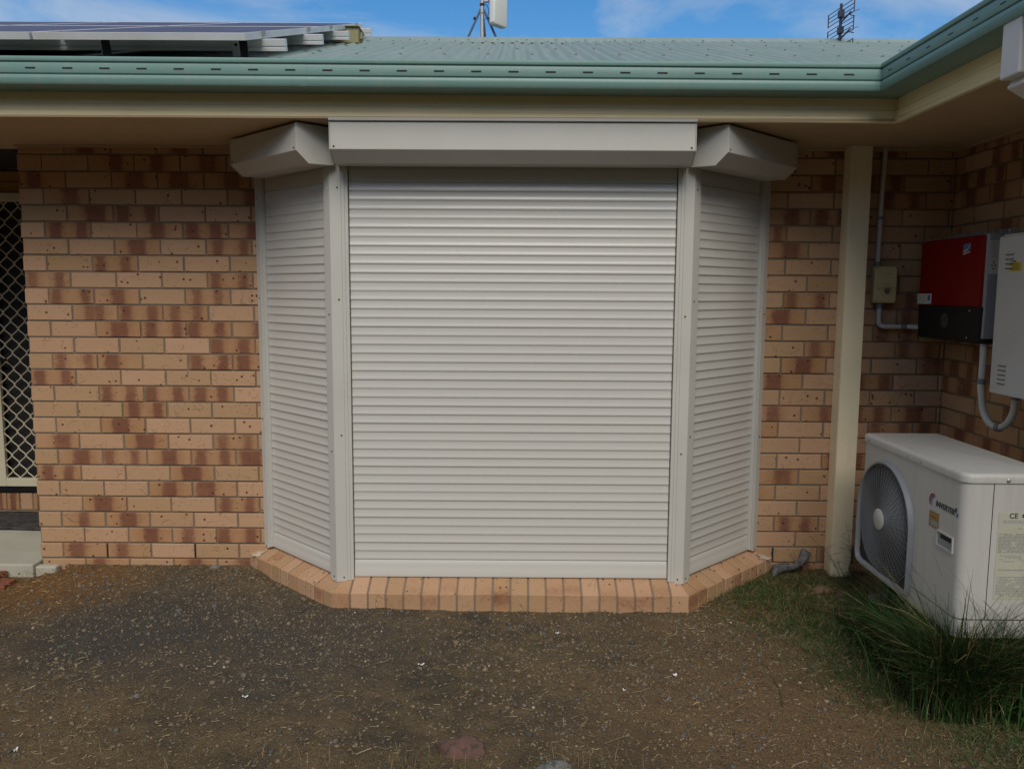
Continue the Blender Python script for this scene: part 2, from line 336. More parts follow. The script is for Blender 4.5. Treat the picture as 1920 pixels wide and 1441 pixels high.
def text_mesh(txt, size, mat, name, parent, origin, ex, ey, extrude=0.0006, align='LEFT', bold=0.0):
    cu = bpy.data.curves.new(name, 'FONT'); cu.body = txt; cu.size = size; cu.extrude = extrude; cu.align_x = align; cu.offset = bold
    to = bpy.data.objects.new('tmp', cu); COL.objects.link(to)
    dg = bpy.context.evaluated_depsgraph_get(); me = bpy.data.meshes.new_from_object(to.evaluated_get(dg))
    bpy.data.objects.remove(to); ex = Vector(ex).normalized(); ey = Vector(ey).normalized(); ez = ex.cross(ey)
    Mx = Matrix((ex, ey, ez)).transposed().to_4x4(); Mx.translation = Vector(origin); me.transform(Mx)
    me.materials.clear(); me.materials.append(MAT[mat]); return link(me, name, parent)

# ------------------------------------------------------------------ house
house = thing('brick_house', 'tan brick house with green corrugated roof and cream eaves behind the roller shutters', 'house')
ZJ = lambda i: 2.203 - 0.086*i
CODES = {0:'PCPCPP',1:'PPRCRP',2:'LPCCRP',3:'PRPPPR',4:'PRDPPP',5:'PDPCDR',6:'PPCPDP',7:'PPDPPP',8:'DPPPDP',9:'PDCPDP',10:'PCDDPP',11:'PPCDDR',12:'PPPPDP',
 13:'PDLPDD',14:'DPPPPP',15:'PPDDDP',16:'PPDPPP',17:'PPCPPP',18:'RPCPDP',19:'PCDCDL',20:'DPPCPP',21:'PPPCLP',22:'PCPPDP',23:'PCCPPP',24:'PPCLDP',25:'PLLPPP',26:'PLPCRP'}
RCODES = {3:'PPPD',4:'PRDP',5:'DPCP',6:'PRPP',7:'PPPP',8:'PPPP',9:'PDPD',10:'DCPP',11:'LPPD',12:'PPDP',13:'PCPP',14:'PLPD',15:'PPPP',16:'PLRD',17:'LPPD',18:'DPPP',19:'PPDP',20:'DRPP',21:'LPPP',22:'LPPP',23:'PDPP',24:'CPPP',25:'PPDD'}
BAND = {'P':(5,5,0.0),'D':(0.20,0.78,1.0),'C':(0.45,0.55,1.1),'R':(0.58,0.70,1.0),'L':(0.28,0.40,1.0)}
def brick_attrs(code):
    a, b, s = BAND[code]
    if s: a += random.uniform(-.06, .06); b += random.uniform(-.06, .06); s *= random.uniform(0.65, 1.15)
    else: s = random.choice([0, 0, 0.08, 0.2])
    return (a, b, s, random.random())
class BrickMesh:
    def __init__(self): self.v = []; self.f = []; self.uv = []; self.at = []
    def brick(self, F, s0, s1, z0, z1, depth, code, uscale=None):
        j = lambda k=0.0012: random.uniform(-k, k)
        oo = j(0.0015); c = 0.0028; A = brick_attrs(code)
        s0 += j(); s1 += j(); z0 += j(0.0008); z1 += j(0.0008); tl = j(0.0014)
        loc = [(s0, -depth, z0), (s1, -depth, z0), (s1, -depth, z1), (s0, -depth, z1),
               (s0, oo-c, z0), (s1, oo-c+tl, z0), (s1, oo-c+tl, z1), (s0, oo-c, z1),
               (s0+c, oo, z0+c), (s1-c, oo+tl, z0+c), (s1-c, oo+tl, z1-c), (s0+c, oo, z1-c)]
        o = len(self.v); self.v += [F(*p) for p in loc]
        Lb = 0.23 if uscale is None else uscale
        self.uv += [((p[0]-s0)/Lb, (p[2]-z0)/0.076) for p in loc]; self.at += [A]*12
        self.f += [tuple(o+i for i in f) for f in ((8, 9, 10, 11), (4, 5, 9, 8), (5, 6, 10, 9), (6, 7, 11, 10), (7, 4, 8, 11), (0, 1, 5, 4), (1, 2, 6, 5), (2, 3, 7, 6), (3, 0, 4, 7), (3, 2, 1, 0))]
    def build(self, name, parent, extra=None):
        me = bpy.data.meshes.new(name); v = list(self.v); f = list(self.f); nb = len(f); uv = list(self.uv); at = list(self.at)
        if extra:
            o = len(v); v += extra.v; f += [tuple(i+o for i in q) for q in extra.f]; uv += [(0, 0)]*len(extra.v); at += [(5, 5, 0, 0)]*len(extra.v)
        me.from_pydata(v, [], f); me.materials.append(MAT['brick']); 
        if extra:
            for k in extra.mats: me.materials.append(MAT[k])
            me.polygons.foreach_set('material_index', [0]*nb+[1+k for k in extra.mi])
        bm = bmesh.new(); bm.from_mesh(me); bmesh.ops.recalc_face_normals(bm, faces=bm.faces); bm.to_mesh(me); bm.free()
        ul = me.uv_layers.new(name='UVMap'); li = np.zeros(len(me.loops), dtype=np.int32); me.loops.foreach_get('vertex_index', li)
        ul.data.foreach_set('uv', np.array(uv)[li].ravel())
        ca = me.attributes.new('bk', 'FLOAT_COLOR', 'POINT'); ca.data.foreach_set('color', np.array(at, dtype=np.float32).ravel())
        return link(me, name, parent)
def rnd_code(): return random.choice('PPPPPDDCLR')
def brick_wall(F, s0, s1, joint, r0, r1, codes=None, back=0.11, weeps=(), mort=None, parent=house):
    """joint: position of a perpend in even rows; odd rows are offset by half a brick"""
    bmw = BrickMesh()
    for r in range(r0, r1+1):
        zt, zb = ZJ(r-1)-0.0043, ZJ(r)+0.0043
        if r == r0: zt = min(zt, 2.2455)
        jj = joint + (0.12 if r % 2 else 0.0)
        k0 = math.floor((s0-jj)/0.24+1e-6)
        a = s0; k = k0+1; idx = 0
        while a < s1-0.012:
            b = min(jj+0.24*k-0.0043, s1); 
            if b-a < 0.012: a = jj+0.24*k+0.0043; k += 1; continue
            code = (codes or {}).get(r, '')
            cd = code[idx] if idx < len(code) else rnd_code()
            bmw.brick(F, a, b, zb, zt, 0.1, cd, 0.23)
            a = jj+0.24*k+0.0043; k += 1; idx += 1
    ex = MB(); 
    ex.box((s0+0.003, -back, mort[0] if mort else ZJ(r1)), (s1-0.003, -0.0065, mort[1] if mort else 2.2455), 'mortar', F)
    for (s, r) in weeps: ex.box((s-0.0055, -0.02, ZJ(r)+0.002), (s+0.0055, -0.004, ZJ(r-1)-0.004), 'dark', F)
    return bmw.build('wall', parent, ex)
FW = frame(0, 0, 1, 0)
brick_wall(FW, -2.5816, -1.20, -2.3366, 0, 27, CODES, weeps=((-2.2166, 25), (-1.7366, 25)))
brick_wall(FW, 1.18, 2.27, 1.53, 0, 27, RCODES, weeps=((1.41, 25),))
brick_wall(frame(2.27, 0, 0, -1), 0.0, 1.7785, 0.20, 0, 27)
brick_wall(frame(2.272, -1.78, 1, 0), 0.0, 3.6, 0.24, 0, 27)
brick_wall(frame(-2.5816, 1.0, 0, -1), 0.0, 0.895, 0.15, 0, 27)
brick_wall(frame(-6.2, 1.0, 1, 0), 0.0, 2.75, 0.2, -2, 27, mort=(-0.1, 2.39))
# course above the porch door
bmw = BrickMesh(); Fd = frame(0, 1.0, 1, 0)
for k in range(5): bmw.brick(Fd, -3.60+0.24*k, -3.37+0.24*k, 2.262, 2.338, 0.1, rnd_code())
ex = MB(); ex.box((-3.46, -0.11, 2.25), (-2.3, -0.0065, 2.39), 'mortar', Fd); bmw.build('wall', house, ex)
# added wall across the open bay, keeps the gaps behind the shutters dark
b = MB(); b.box((-1.20, 0.02, -0.1), (1.18, 0.12, 2.2455), 'mortar'); build(b, 'wall', house)

# soffit
b = MB()
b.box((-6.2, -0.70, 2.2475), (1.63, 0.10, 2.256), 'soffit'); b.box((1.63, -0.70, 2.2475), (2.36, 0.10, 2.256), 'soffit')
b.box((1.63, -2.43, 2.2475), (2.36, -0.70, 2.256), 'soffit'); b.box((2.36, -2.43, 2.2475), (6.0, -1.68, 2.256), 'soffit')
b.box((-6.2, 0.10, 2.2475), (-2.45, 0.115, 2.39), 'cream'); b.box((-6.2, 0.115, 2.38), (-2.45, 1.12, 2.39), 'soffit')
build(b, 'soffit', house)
b = MB()  # narrow quad moulding where the soffit meets the wall
b.box((-2.58, -0.018, 2.236), (-1.30, -0.001, 2.2472), 'soffit'); build(b, 'cornice', house)
b = MB(); b.box((1.30, -0.018, 2.236), (1.689, -0.001, 2.2472), 'soffit'); build(b, 'cornice', house)
b = MB(); b.box((1.794, -0.018, 2.236), (2.25, -0.001, 2.2472), 'soffit'); b.box((2.2505, -1.77, 2.236), (2.269, -0.001, 2.2472), 'soffit'); build(b, 'cornice', house)
def miter_prism(b, prof, s0, s1, m1, mat, F, m0=0.0):
    n = len(prof); vs = [F(s0+m0*p[0], p[0], p[1]) for p in prof]+[F(s1+m1*p[0], p[0], p[1]) for p in prof]
    b.add(vs, [(i, (i+1) % n, n+(i+1) % n, n+i) for i in range(n)]+[tuple(range(n)), tuple(range(2*n-1, n-1, -1))], mat)
FALL = lambda F: (lambda s, o, z: (lambda q: (q[0], q[1], q[2]-0.0035*q[0]))(F(s, o, z)))
FM = frame(0, -0.695, 1, 0)                                    # main fascia plane
FWg = frame(1.632, 0, 0, -1)                                   # wing fascia plane, s = -Y
fprof = [(-0.02, 2.246), (0.0, 2.246), (0.0025, 2.249), (0.0025, 2.262), (0.0, 2.266), (0.0, 2.272), (0.002, 2.276), (0.002, 2.296), (-0.001, 2.300), (-0.001, 2.36), (-0.02, 2.36)]
b = MB(); b.prism(fprof, -6.2, 1.631, 'cream', FALL(FM)); build(b, 'fascia', house)
b = MB(); miter_prism(b, [(p[0], p[1]-0.0055) for p in fprof], 0.697, 2.43, 1.0, 'cream', FWg)
b.box((0.690, -0.004, 2.238), (0.705, 0.006, 2.335), 'cream', FWg); build(b, 'fascia', house)
# gutters (front face at o = .13)
def gprof(g=0.128):
    pr = [(0.002, 2.346), (g-0.014, 2.346), (g-0.005, 2.349), (g-0.001, 2.355), (g, 2.362), (g+0.002, 2.368), (g+0.002, 2.379), (g, 2.385), (g-0.006, 2.387), (g-0.006, 2.390), (g, 2.393),
          (g+0.001, 2.396), (g+0.001, 2.428), (g, 2.433), (g-0.006, 2.435), (g-0.006, 2.438), (g+0.002, 2.441), (g+0.004, 2.447), (g+0.003, 2.455), (g-0.002, 2.460), (g-0.010, 2.460), (g-0.012, 2.452),
          (g-0.006, 2.449), (g-0.012, 2.436), (g-0.012, 2.355), (0.006, 2.352), (0.006, 2.44), (0.002, 2.44)]
    return pr
b = MB(); miter_prism(b, gprof(), -6.3, 1.632, -1.0, 'green', FALL(FM))
for k in range(-33, 10):
    x = (49+69.65*13-960)/1535*3.385 + 0.1537*k
    if x < 1.49: b.box((x-0.021, 0.1272, 2.4085), (x+0.021, 0.1301, 2.4150), 'dark', FALL(FM))
build(b, 'gutter', house, smooth=30)
b = MB(); miter_prism(b, [(p[0], p[1]-0.0055) for p in gprof()], 0.695, 2.43, 1.0, 'green', FWg, m0=1.0)
for k in range(10):
    s = 0.905+0.1537*k; b.box((s-0.016, 0.1272, 2.404), (s+0.016, 0.1293, 2.4085), 'dark', FWg)
build(b, 'gutter', house, smooth=30)

FE = frame(1.632, -2.43, 1, 0)
b = MB(); miter_prism(b, [(p[0], p[1]-0.0055) for p in fprof], 0.0, 4.3, 0.0, 'cream', FE, m0=-1.0); build(b, 'fascia', house)
b = MB(); miter_prism(b, [(p[0], p[1]-0.0055) for p in gprof()], 0.0, 4.3, 0.0, 'green', FE, m0=-1.0); build(b, 'gutter', house, smooth=30)
b = MB(); b.prism([(q_[0]+(0.0009 if q_[0] > 0.1 else 0), q_[1]-(0.0009 if q_[1] < 2.35 else 0)) for q_ in gprof()[:20]], -0.895, -0.868, 'green', FALL(FM)); build(b, 'gutter_joint', house, smooth=30)
# roof sheets
SL = 0.3255; RZ0 = 2.431; YE = -0.79; RIDGE = 2.42
rz = lambda y: RZ0 + SL*(y-YE)
b = MB(); xs = np.arange(-6.4, 6.0, 0.076/8); A = 0.0135
prv = None; vs = []; fs = []
for i, x in enumerate(xs):
    h = A*math.cos(2*math.pi*(x-0.004)/0.076)
    y0 = YE if x < 1.5 else YE + (x-1.5)
    y0 = min(y0, RIDGE-0.05)
    vs += [(x, y0, rz(y0)+h), (x, RIDGE, rz(RIDGE)+h)]
    if i: fs.append((2*i-2, 2*i, 2*i+1, 2*i-1))
b.add(vs, fs, 'roof')
vs = [(x, y, rz(RIDGE)-SL*(y-RIDGE)-0.01) for x in (-6.4, 6.0) for y in (RIDGE, RIDGE+4)]; b.add(vs, [(0, 1, 3, 2)], 'roof')
for j, (yy, ph) in enumerate(((-0.55, 0), (0.1, 1), (0.75, 0), (1.4, 1), (1.95, 0), (2.30, 1))):
    for k in range(-30, 60):
        x = 0.004 + 0.076*(3*k+ph)
        if yy < YE + (x-1.5)+0.05: continue
        b.disc((x, yy, rz(yy)+A-0.001), (0, -SL, 1), 0.008, 0.007, 'collar', 6)
b.box((-6.4, RIDGE+3.9, 0), (6, RIDGE+4.0, 2.3), 'mortar')
b.box((-6.4, YE+0.1, 2.27), (2.3, RIDGE+3.9, 2.28), 'dark')
roof = build(b, 'roof', house, smooth=60)
b = MB(); zr = rz(RIDGE)
b.add([(x, y, z) for x in (-6.4, 6.0) for (y, z) in ((RIDGE-0.16, zr-0.16*SL-0.004), (RIDGE-0.02, zr+0.022), (RIDGE, zr+0.032), (RIDGE+0.02, zr+0.022), (RIDGE+0.14, zr-0.14*SL+0.013))],
      [(0, 1, 6, 5), (1, 2, 7, 6), (2, 3, 8, 7), (3, 4, 9, 8)], 'roof'); build(b, 'ridge_cap', roof, smooth=50)
# wing roof
b = MB(); ys = np.arange(-2.545, 5.0, 0.076/8); vs = []; fs = []
for i, y in enumerate(ys):
    h = A*math.cos(2*math.pi*y/0.076); x0 = 1.535 if y < YE+0.035 else 1.5+(y-YE); x0 = min(x0, 4.4)
    z = lambda x: RZ0-0.018+SL*(x-1.5)
    vs += [(x0, y, z(x0)+h), (4.6, y, z(4.6)+h)]
    if i: fs.append((2*i-2, 2*i, 2*i+1, 2*i-1))
b.add(vs, fs, 'roof'); b.box((4.5, -1.75, 0), (4.6, 5, 3.3), 'mortar'); b.box((1.7, -2.4, 2.27), (4.5, -0.8, 2.28), 'dark')
b.add([(1.52, -2.53, 2.40), (4.6, -2.53, 2.40), (4.6, -2.53, 3.45)], [(0, 1, 2)], 'cream'); build(b, 'roof', house, smooth=60)

# porch: door, header, step
door = MB(); FD = frame(0, 0.985, 1, 0)
DX0, DX1, DZ0, DZ1 = -3.415, -2.50, 0.215, 2.115
dm = empty('security_door'); dm.parent = house
for a, c_ in (((DX0, 0, DZ0), (DX0+0.065, 0.03, DZ1)), ((DX1-0.065, 0, DZ0), (DX1, 0.03, DZ1)), ((DX0+0.065, 0, DZ0), (DX1-0.065, 0.03, DZ0+0.055)), ((DX0+0.065, 0, DZ1-0.055), (DX1-0.065, 0.03, DZ1))):
    door.box(a, c_, 'doorframe', FD)
build(door, 'frame', dm, bevel=0.003)
b = MB(); gx0, gx1, gz0, gz1 = DX0+0.06, DX1-0.06, DZ0+0.05, DZ1-0.05; px, pz = 0.092, 0.104
# S-curved diamond grille bars
nx = int((gx1-gx0)/px)+2
for k in range(-1, nx+1):
    for ph in (0, 1):
        pts = []; z = gz0; n = int((gz1-gz0)/(pz/8))
        for i in range(n+1):
            zz = gz0+i*pz/8; t = (zz-gz0)/pz
            x = gx0 + px*k + (1 if ph == 0 else -1)*0.5*px*(0.5-0.5*math.cos(2*math.pi*t))*0.97 + (px*0 if ph == 0 else px)
            if gx0-0.002 <= x <= gx1+0.002 and zz <= gz1: pts.append((x, 0.970, zz))
            else:
                if len(pts) > 2: b.tube(pts, 0.0042, 'doorframe', 5)
                pts = []
        if len(pts) > 2: b.tube(pts, 0.0042, 'doorframe', 5)
build(b, 'grille', dm, smooth=60)
b = MB(); b.box((DX0+0.012, 0.03, 0.965), (DX0+0.052, 0.042, 1.115), 'black', FD)
b.tube([FD(DX0+0.03, 0.042, 1.06), FD(DX0+0.03, 0.075, 1.06), FD(DX0+0.05, 0.085, 1.06), FD(DX0+0.15, 0.085, 1.055)], 0.010, 'black', 8); build(b, 'handle', dm, smooth=40)
b = MB(); b.box((DX0-0.02, -0.06, DZ0-0.03), (DX1+0.1, -0.03, DZ1), 'glass', FD); build(b, 'door_leaf', dm)
b = MB(); b.box((DX0-0.045, -0.05, DZ0-0.03), (DX0, 0.012, DZ1), 'timber', FD)
b.box((DX0-0.045, -0.05, DZ1), (DX1+0.1, 0.012, 2.185), 'timber', FD); b.box((DX0-0.045, -0.05, 2.188), (DX1+0.1, 0.008, 2.25), 'timber', FD)
b.box((DX0-0.02, -0.05, DZ0-0.045), (DX1, 0.02, DZ0-0.004), 'black', FD); build(b, 'door_jamb', house, bevel=0.002)
bmw = BrickMesh()
for k in range(14): bmw.brick(frame(0, 0.965, 1, 0), -3.70+0.086*k, -3.624+0.086*k, 0.055, 0.165, 0.18, random.choice('PPPDC'), 0.076)
ex = MB(); ex.box((-3.71, 0.0, 0.0), (-2.5, 0.0, 0.0), 'mortar'); ex = MB(); ex.box((-3.75, -0.18, 0.04), (-2.5, -0.007, 0.16), 'mortar', frame(0, 0.965, 1, 0))
bmw.build('step', house, ex)

# sill: bricks on edge around the bay
segs = [((-1.44, 0.0), (0.7071, -0.7071), 0.8174, False, True), ((-0.862, -0.578), (1, 0), 1.6955, True, True), ((0.8335, -0.578), (0.7071, 0.7071), 0.8174, True, False)]
K = math.tan(R(22.5)); bmw = BrickMesh(); ex = MB()
for (o0, d0, Ls, m0, m1) in segs:
    F = frame(o0[0], o0[1], d0[0], d0[1]); n = round((Ls+0.01)/0.086); pitch_ = Ls/n
    def cl(s, d):
        lo = d*K if m0 else (-0.05); hi = Ls-d*K if m1 else Ls+0.05
        return min(max(s, lo), hi)
    for k in range(n):
        s0, s1 = k*pitch_+0.004, (k+1)*pitch_-0.004
        if k == 0 and m0: s0 = 0.0005
        if k == n-1 and m1: s1 = Ls-0.0005
        A_ = brick_attrs(random.choice('PPPPPDRLC')); j = random.uniform(-.0022, .0022); c = 0.003
        prof = [(0.0, -0.06), (0.0, 0.080), (0.003, 0.0835), (0.20, 0.0835+0.197*0.42), (0.20, -0.06)]
        vs = []; uv = []
        for (s, q) in ((s0, 0), (s0+c, 1), (s1-c, 1), (s1, 0)):
            for (d, z) in prof:
                sh = 0.0 if q else 0.0022
                ss = cl(s, d) ; vs.append(F(ss, -(d+sh)+(0 if 1 else 0), z-sh*0.8+j)); uv.append(((d+z)/0.3+0.1, (s-s0)/0.076))
        o = len(bmw.v); bmw.v += vs; bmw.uv += uv
        A_ = (A_[0] if A_[2] > 0.3 else 5, 5, A_[2]*random.uniform(0.2, 0.55), A_[3]); bmw.at += [A_]*len(vs)
        for q in range(3):
            for i in range(4): bmw.f.append((o+q*5+i, o+q*5+i+1, o+(q+1)*5+i+1, o+(q+1)*5+i))
        bmw.f.append(tuple(o+i for i in range(5))); bmw.f.append(tuple(o+15+i for i in (4, 3, 2, 1, 0)))
    prof = [(0.0045, -0.06), (0.0045, 0.077), (0.008, 0.0805), (0.20, 0.0805+0.192*0.42), (0.20, -0.06)]
    vs = [F(cl(-0.02 if m0 else 0, d), -d, z) for d, z in prof]+[F(cl(Ls+0.02 if m1 else Ls, d), -d, z) for d, z in prof]
    ex.add(vs, [(i, (i+1) % 5, 5+(i+1) % 5, 5+i) for i in range(5)]+[(0, 1, 2, 3, 4), (9, 8, 7, 6, 5)], 'mortar')
sill = bmw.build('window_sill', house, ex)
# pale mortar smear where the sill dies into the wall
MAT['smear'] = paint('pale_mortar_smear', (0.50, 0.42, 0.34), 0.9, 0.25, 0.6, (0.40, 0.27, 0.17), bumps=0.4, scale=30)
for (X_, sg) in ((-1.385, 1), (1.357, -1)):
    b = MB(); pts = []
    for q in range(14):
        an = 2*math.pi*q/14; rr_ = 0.8+0.35*math.sin(q*2.3); dx = 0.045*math.cos(an)*rr_; dy = -0.035+0.030*math.sin(an)*rr_
        x_, y_ = X_+dx, min(dy, -0.003)
        d_ = ((x_+1.44)+y_)*0.7071 if sg > 0 else ((1.411-x_)+y_)*0.7071
        pts.append((x_, y_, 0.0862+0.42*max(d_, 0.004)))
    n_ = len(pts); c_ = tuple(sum(p[k] for p in pts)/n_ for k in range(3)); b.add(pts+[(c_[0], c_[1], c_[2]+0.0015)], [(i, (i+1) % n_, n_) for i in range(n_)], 'smear'); build(b, 'mortar_smear', sill, smooth=80)

# square post against the wall and the downpipe under the wing gutter
b = MB(); b.box((1.690, -0.100, -0.05), (1.793, -0.001, 2.2470), 'post')
b.box((1.690-0.0015, -0.094, -0.05), (1.6898, -0.082, 2.2470), 'post'); build(b, 'post', house, bevel=0.006)
b = MB()
for z, s in ((1.95, 0), (1.30, 0), (0.72, 0)): b.disc((1.6898, -0.05, z), (-1, 0, 0), 0.004, 0.003, 'dark', 8)
def dpsec(pts, wx, wy, mat, b):
    # rectangular pipe swept through points
    vs = []
    for i, p in enumerate(pts):
        p = Vector(p); t = (Vector(pts[min(i+1, len(pts)-1)])-Vector(pts[max(i-1, 0)])).normalized(); ey = Vector((0, 1, 0)); exx = ey.cross(t).normalized()
        for (a, c_) in ((-1, -1), (1, -1), (1, 1), (-1, 1)): vs.append(p+exx*a*wx/2+ey*c_*wy/2)
    n = len(pts); fs = [(i*4+k, i*4+(k+1) % 4, (i+1)*4+(k+1) % 4, (i+1)*4+k) for i in range(n-1) for k in range(4)]+[(0, 1, 2, 3), (4*n-1, 4*n-2, 4*n-3, 4*n-4)]
    b.add(vs, fs, mat)
b = MB(); dpsec([(1.552, -1.71, 2.36), (1.552, -1.71, 2.20), (1.552, -1.71, 2.176)], 0.075, 0.10, 'white', b)
dpsec([(1.556, -1.71, 2.184), (1.60, -1.71, 2.158), (2.17, -1.71, 1.99), (2.218, -1.71, 1.95)], 0.074, 0.099, 'white', b)
dpsec([(2.222, -1.71, 1.965), (2.222, -1.71, 0.0)], 0.073, 0.098, 'white', b)
build(b, 'downpipe', house, bevel=0.006)

# ------------------------------------------------------------------ roller shutters
def slat_profile(z1, z0, pitch_=0.0417):
    pts = []; z = z1
    jr = random.Random(int(z1*1000))
    while z > z0+1e-4:
        jo = jr.uniform(-0.0004, 0.0004)
        for t, o in ((0.0, 0.0005), (0.05, 0.0001), (0.12, 0.0), (0.24, 0.0002), (0.38, 0.0006), (0.50, 0.0012), (0.61, 0.0020), (0.70, 0.0028), (0.77, 0.0034), (0.83, 0.0036), (0.88, 0.0033), (0.93, 0.0023), (0.97, 0.0012)):
            pts.append((o*(1+jo*300)-0.028+jo, z-t*pitch_))
        z -= pitch_
    return pts
def screw(b, F, s, z, o=0.001, shiny=False):
    p = Vector(F(s, o, z)); n = Vector(F(s, o+1, z))-p; b.disc(p, n, 0.0042, 0.0022, 'scrap' if shiny else 'dark', 8)
def shutter(label, F, Ls, pl, pr, lip, bx0, bx1, scl, scr, zwallL=0.112, zwallR=0.112):
    t = thing('roller_shutter', label, 'roller shutter', 'aluminium roller shutters closing the bay window')
    # guide rails
    b = MB(); b.box((0.0, -0.045, zwallL), (pl, 0.0, 2.240), 'shutter', F); b.box((pl, -0.050, zwallL+0.008), (pl+lip*0.5, -0.003, 2.2), 'shutter', F)
    b.box((pl+lip*0.5, -0.052, zwallL+0.008), (pl+lip, -0.0065, 2.2), 'shutter', F)
    for z in (1.98, 1.47, 0.83, 0.135): screw(b, F, scl, z, shiny=False)
    build(b, 'guide_rail', t, bevel=0.002)
    b = MB(); b.box((Ls-pr, -0.045, zwallR), (Ls, 0.0, 2.240), 'shutter', F); b.box((Ls-pr-lip*0.5, -0.050, zwallR+0.008), (Ls-pr, -0.003, 2.2), 'shutter', F)
    b.box((Ls-pr-lip, -0.052, zwallR+0.008), (Ls-pr-lip*0.5, -0.0065, 2.2), 'shutter', F)
    for z in (1.98, 1.40, 0.75, 0.135): screw(b, F, Ls-scr, z, shiny=(z == 1.98))
    build(b, 'guide_rail', t, bevel=0.002)
    c0, c1 = pl+lip+0.003, Ls-pr-lip-0.003
    b = MB(); b.strip(slat_profile(2.008, 0.2150), c0, c1, 'slat', F)
    b.strip([(-0.030, 2.14), (-0.027, 2.09), (-0.027, 2.0135), (-0.022, 2.011), (-0.022, 2.009), (-0.0305, 2.008)], c0, c1, 'slat', F)
    cur = build(b, 'curtain', t, smooth=50)
    b = MB(); b.prism([(-0.034, 0.131), (-0.022, 0.131), (-0.020, 0.134), (-0.020, 0.165), (-0.0215, 0.168), (-0.0215, 0.190), (-0.0245, 0.203), (-0.029, 0.2145), (-0.034, 0.2145)], c0, c1, 'slat', F); build(b, 'bottom_bar', cur, smooth=30)
    b = MB(); b.box((c0-0.02, -0.075, 0.10), (c1+0.02, -0.058, 2.2), 'dark', F); build(b, 'dark_backing', t)  # dark sheet added behind the curtain, stands in for shade in its gaps
    # hood box
    prof = [(0.0015, 2.2365), (0.190, 2.2365), (0.190, 2.120), (0.130, 2.070), (0.0015, 2.0745)]
    b = MB(); b.prism(prof, bx0+0.004, bx1-0.004, 'shutter', F)
    bx = build(b, 'box', t, bevel=0.0025)
    if Ls > 1:
        b = MB(); b.box((bx0, 0.1985, 2.2405), (bx1, 0.2010, 2.2525), 'shutter', F); b.box((bx0, 0.150, 2.2385), (bx1, 0.1984, 2.2402), 'shutter', F); build(b, 'flashing', bx)
    for s in (bx0, bx1-0.004):
        b = MB(); pe = [(0.0015, 2.238), (0.192, 2.238), (0.192, 2.119), (0.131, 2.0685), (0.0015, 2.073)]; b.prism(pe, s, s+0.0039, 'shutter', F)
        build(b, 'end_cap', bx, bevel=0.0012)
    for s in (bx0+0.02, bx1-0.02):
        b = MB(); screw(b, lambda s_, o_, z_: F(s_, o_+0.190, z_), s, 2.132); build(b, 'screw', bx)
    return t
shutter('wide central roller shutter facing straight out of the bay, under the longest box', frame(-0.855, -0.5, 1, 0), 1.675, 0.052, 0.044, 0.030, 0.045, 1.635, 0.036, 0.028)
shutter('narrow angled roller shutter on the left side of the bay, beside the long brick wall', frame(-1.355, 0, 0.7071, -0.7071), 0.7071, 0.040, 0.046, 0.018, 0.128, 0.752, 0.02, 0.02, zwallL=0.125)
shutter('narrow angled roller shutter on the right side of the bay, beside the cream post', frame(0.82, -0.5, 0.7071, 0.7071), 0.7071, 0.046, 0.040, 0.018, -0.045, 0.600, 0.02, 0.02, zwallR=0.125)

# ------------------------------------------------------------------ solar array
PX1 = -1.19; PW = 0.95; YP0, YPM, YP1 = -0.55, 0.905, 2.36; HP = 0.097
def roofF(x, y, h):
    n = Vector((0, -SL, 1)).normalized(); p = Vector((x, y, rz(y))); return p+n*h
nn = Vector((0, -SL, 1)).normalized(); tt = Vector((0, 1, SL)).normalized()
array_ = thing('solar_array', 'dark solar panels in aluminium frames standing on rails on the green roof', 'solar panels')
lab = {(0, 0): 'front solar panel at the free right end of the array, with a rust stain on its frame corner', (1, 0): 'front solar panel second from the right end, across the frame joint',
       (2, 0): 'front solar panel third from the right end, mostly cut off by the photo edge', (0, 1): 'rear solar panel at the free right end, up by the roof ridge', (1, 1): 'rear solar panel second from the right end along the ridge',
       (2, 1): 'rear solar panel third from the right end along the ridge', (3, 1): 'rear solar panel at the left photo edge along the ridge'}
for (i, j), lb in lab.items():
    x1 = PX1-PW*i-0.004; x0 = PX1-PW*(i+1)+0.010; y0, y1 = (YP0, YPM-0.006) if j == 0 else (YPM+0.006, YP1)
    Lr = (y1-y0)*math.sqrt(1+SL*SL)
    FP = lambda x, d, h, y0=y0: tuple(roofF(x, y0, HP+h)+tt*d)
    b = MB(); fw_, fh = 0.032, 0.031
    b.box((x0+0.01, fw_*0.3, 0.004), (x1-0.01, Lr-fw_*0.3, fh-0.006), 'dark', FP); b.box((x0+0.01, fw_*0.3, fh-0.0058), (x1-0.01, Lr-fw_*0.3, fh-0.0015), 'cells', FP)
    t = build(b, 'solar_panel', array_); b = MB()
    b.box((x0, 0, 0), (x1, fw_*0.3, fh), 'alu', FP); b.box((x0, Lr-fw_*0.3, 0), (x1, Lr, fh), 'alu', FP)
    b.box((x0, fw_*0.3, 0), (x0+0.01, Lr-fw_*0.3, fh), 'alu', FP); b.box((x1-0.01, fw_*0.3, 0), (x1, Lr-fw_*0.3, fh), 'alu', FP)
    build(b, 'frame', t, bevel=0.001)
    for s in (0.28, 1.20):
        b = MB(); b.box((x1-0.002, s-0.02, fh-0.02), (x1+0.012 if i == 0 else x1+0.004, s+0.012, fh+0.004), 'steel', FP)
        build(b, 'clamp', t)
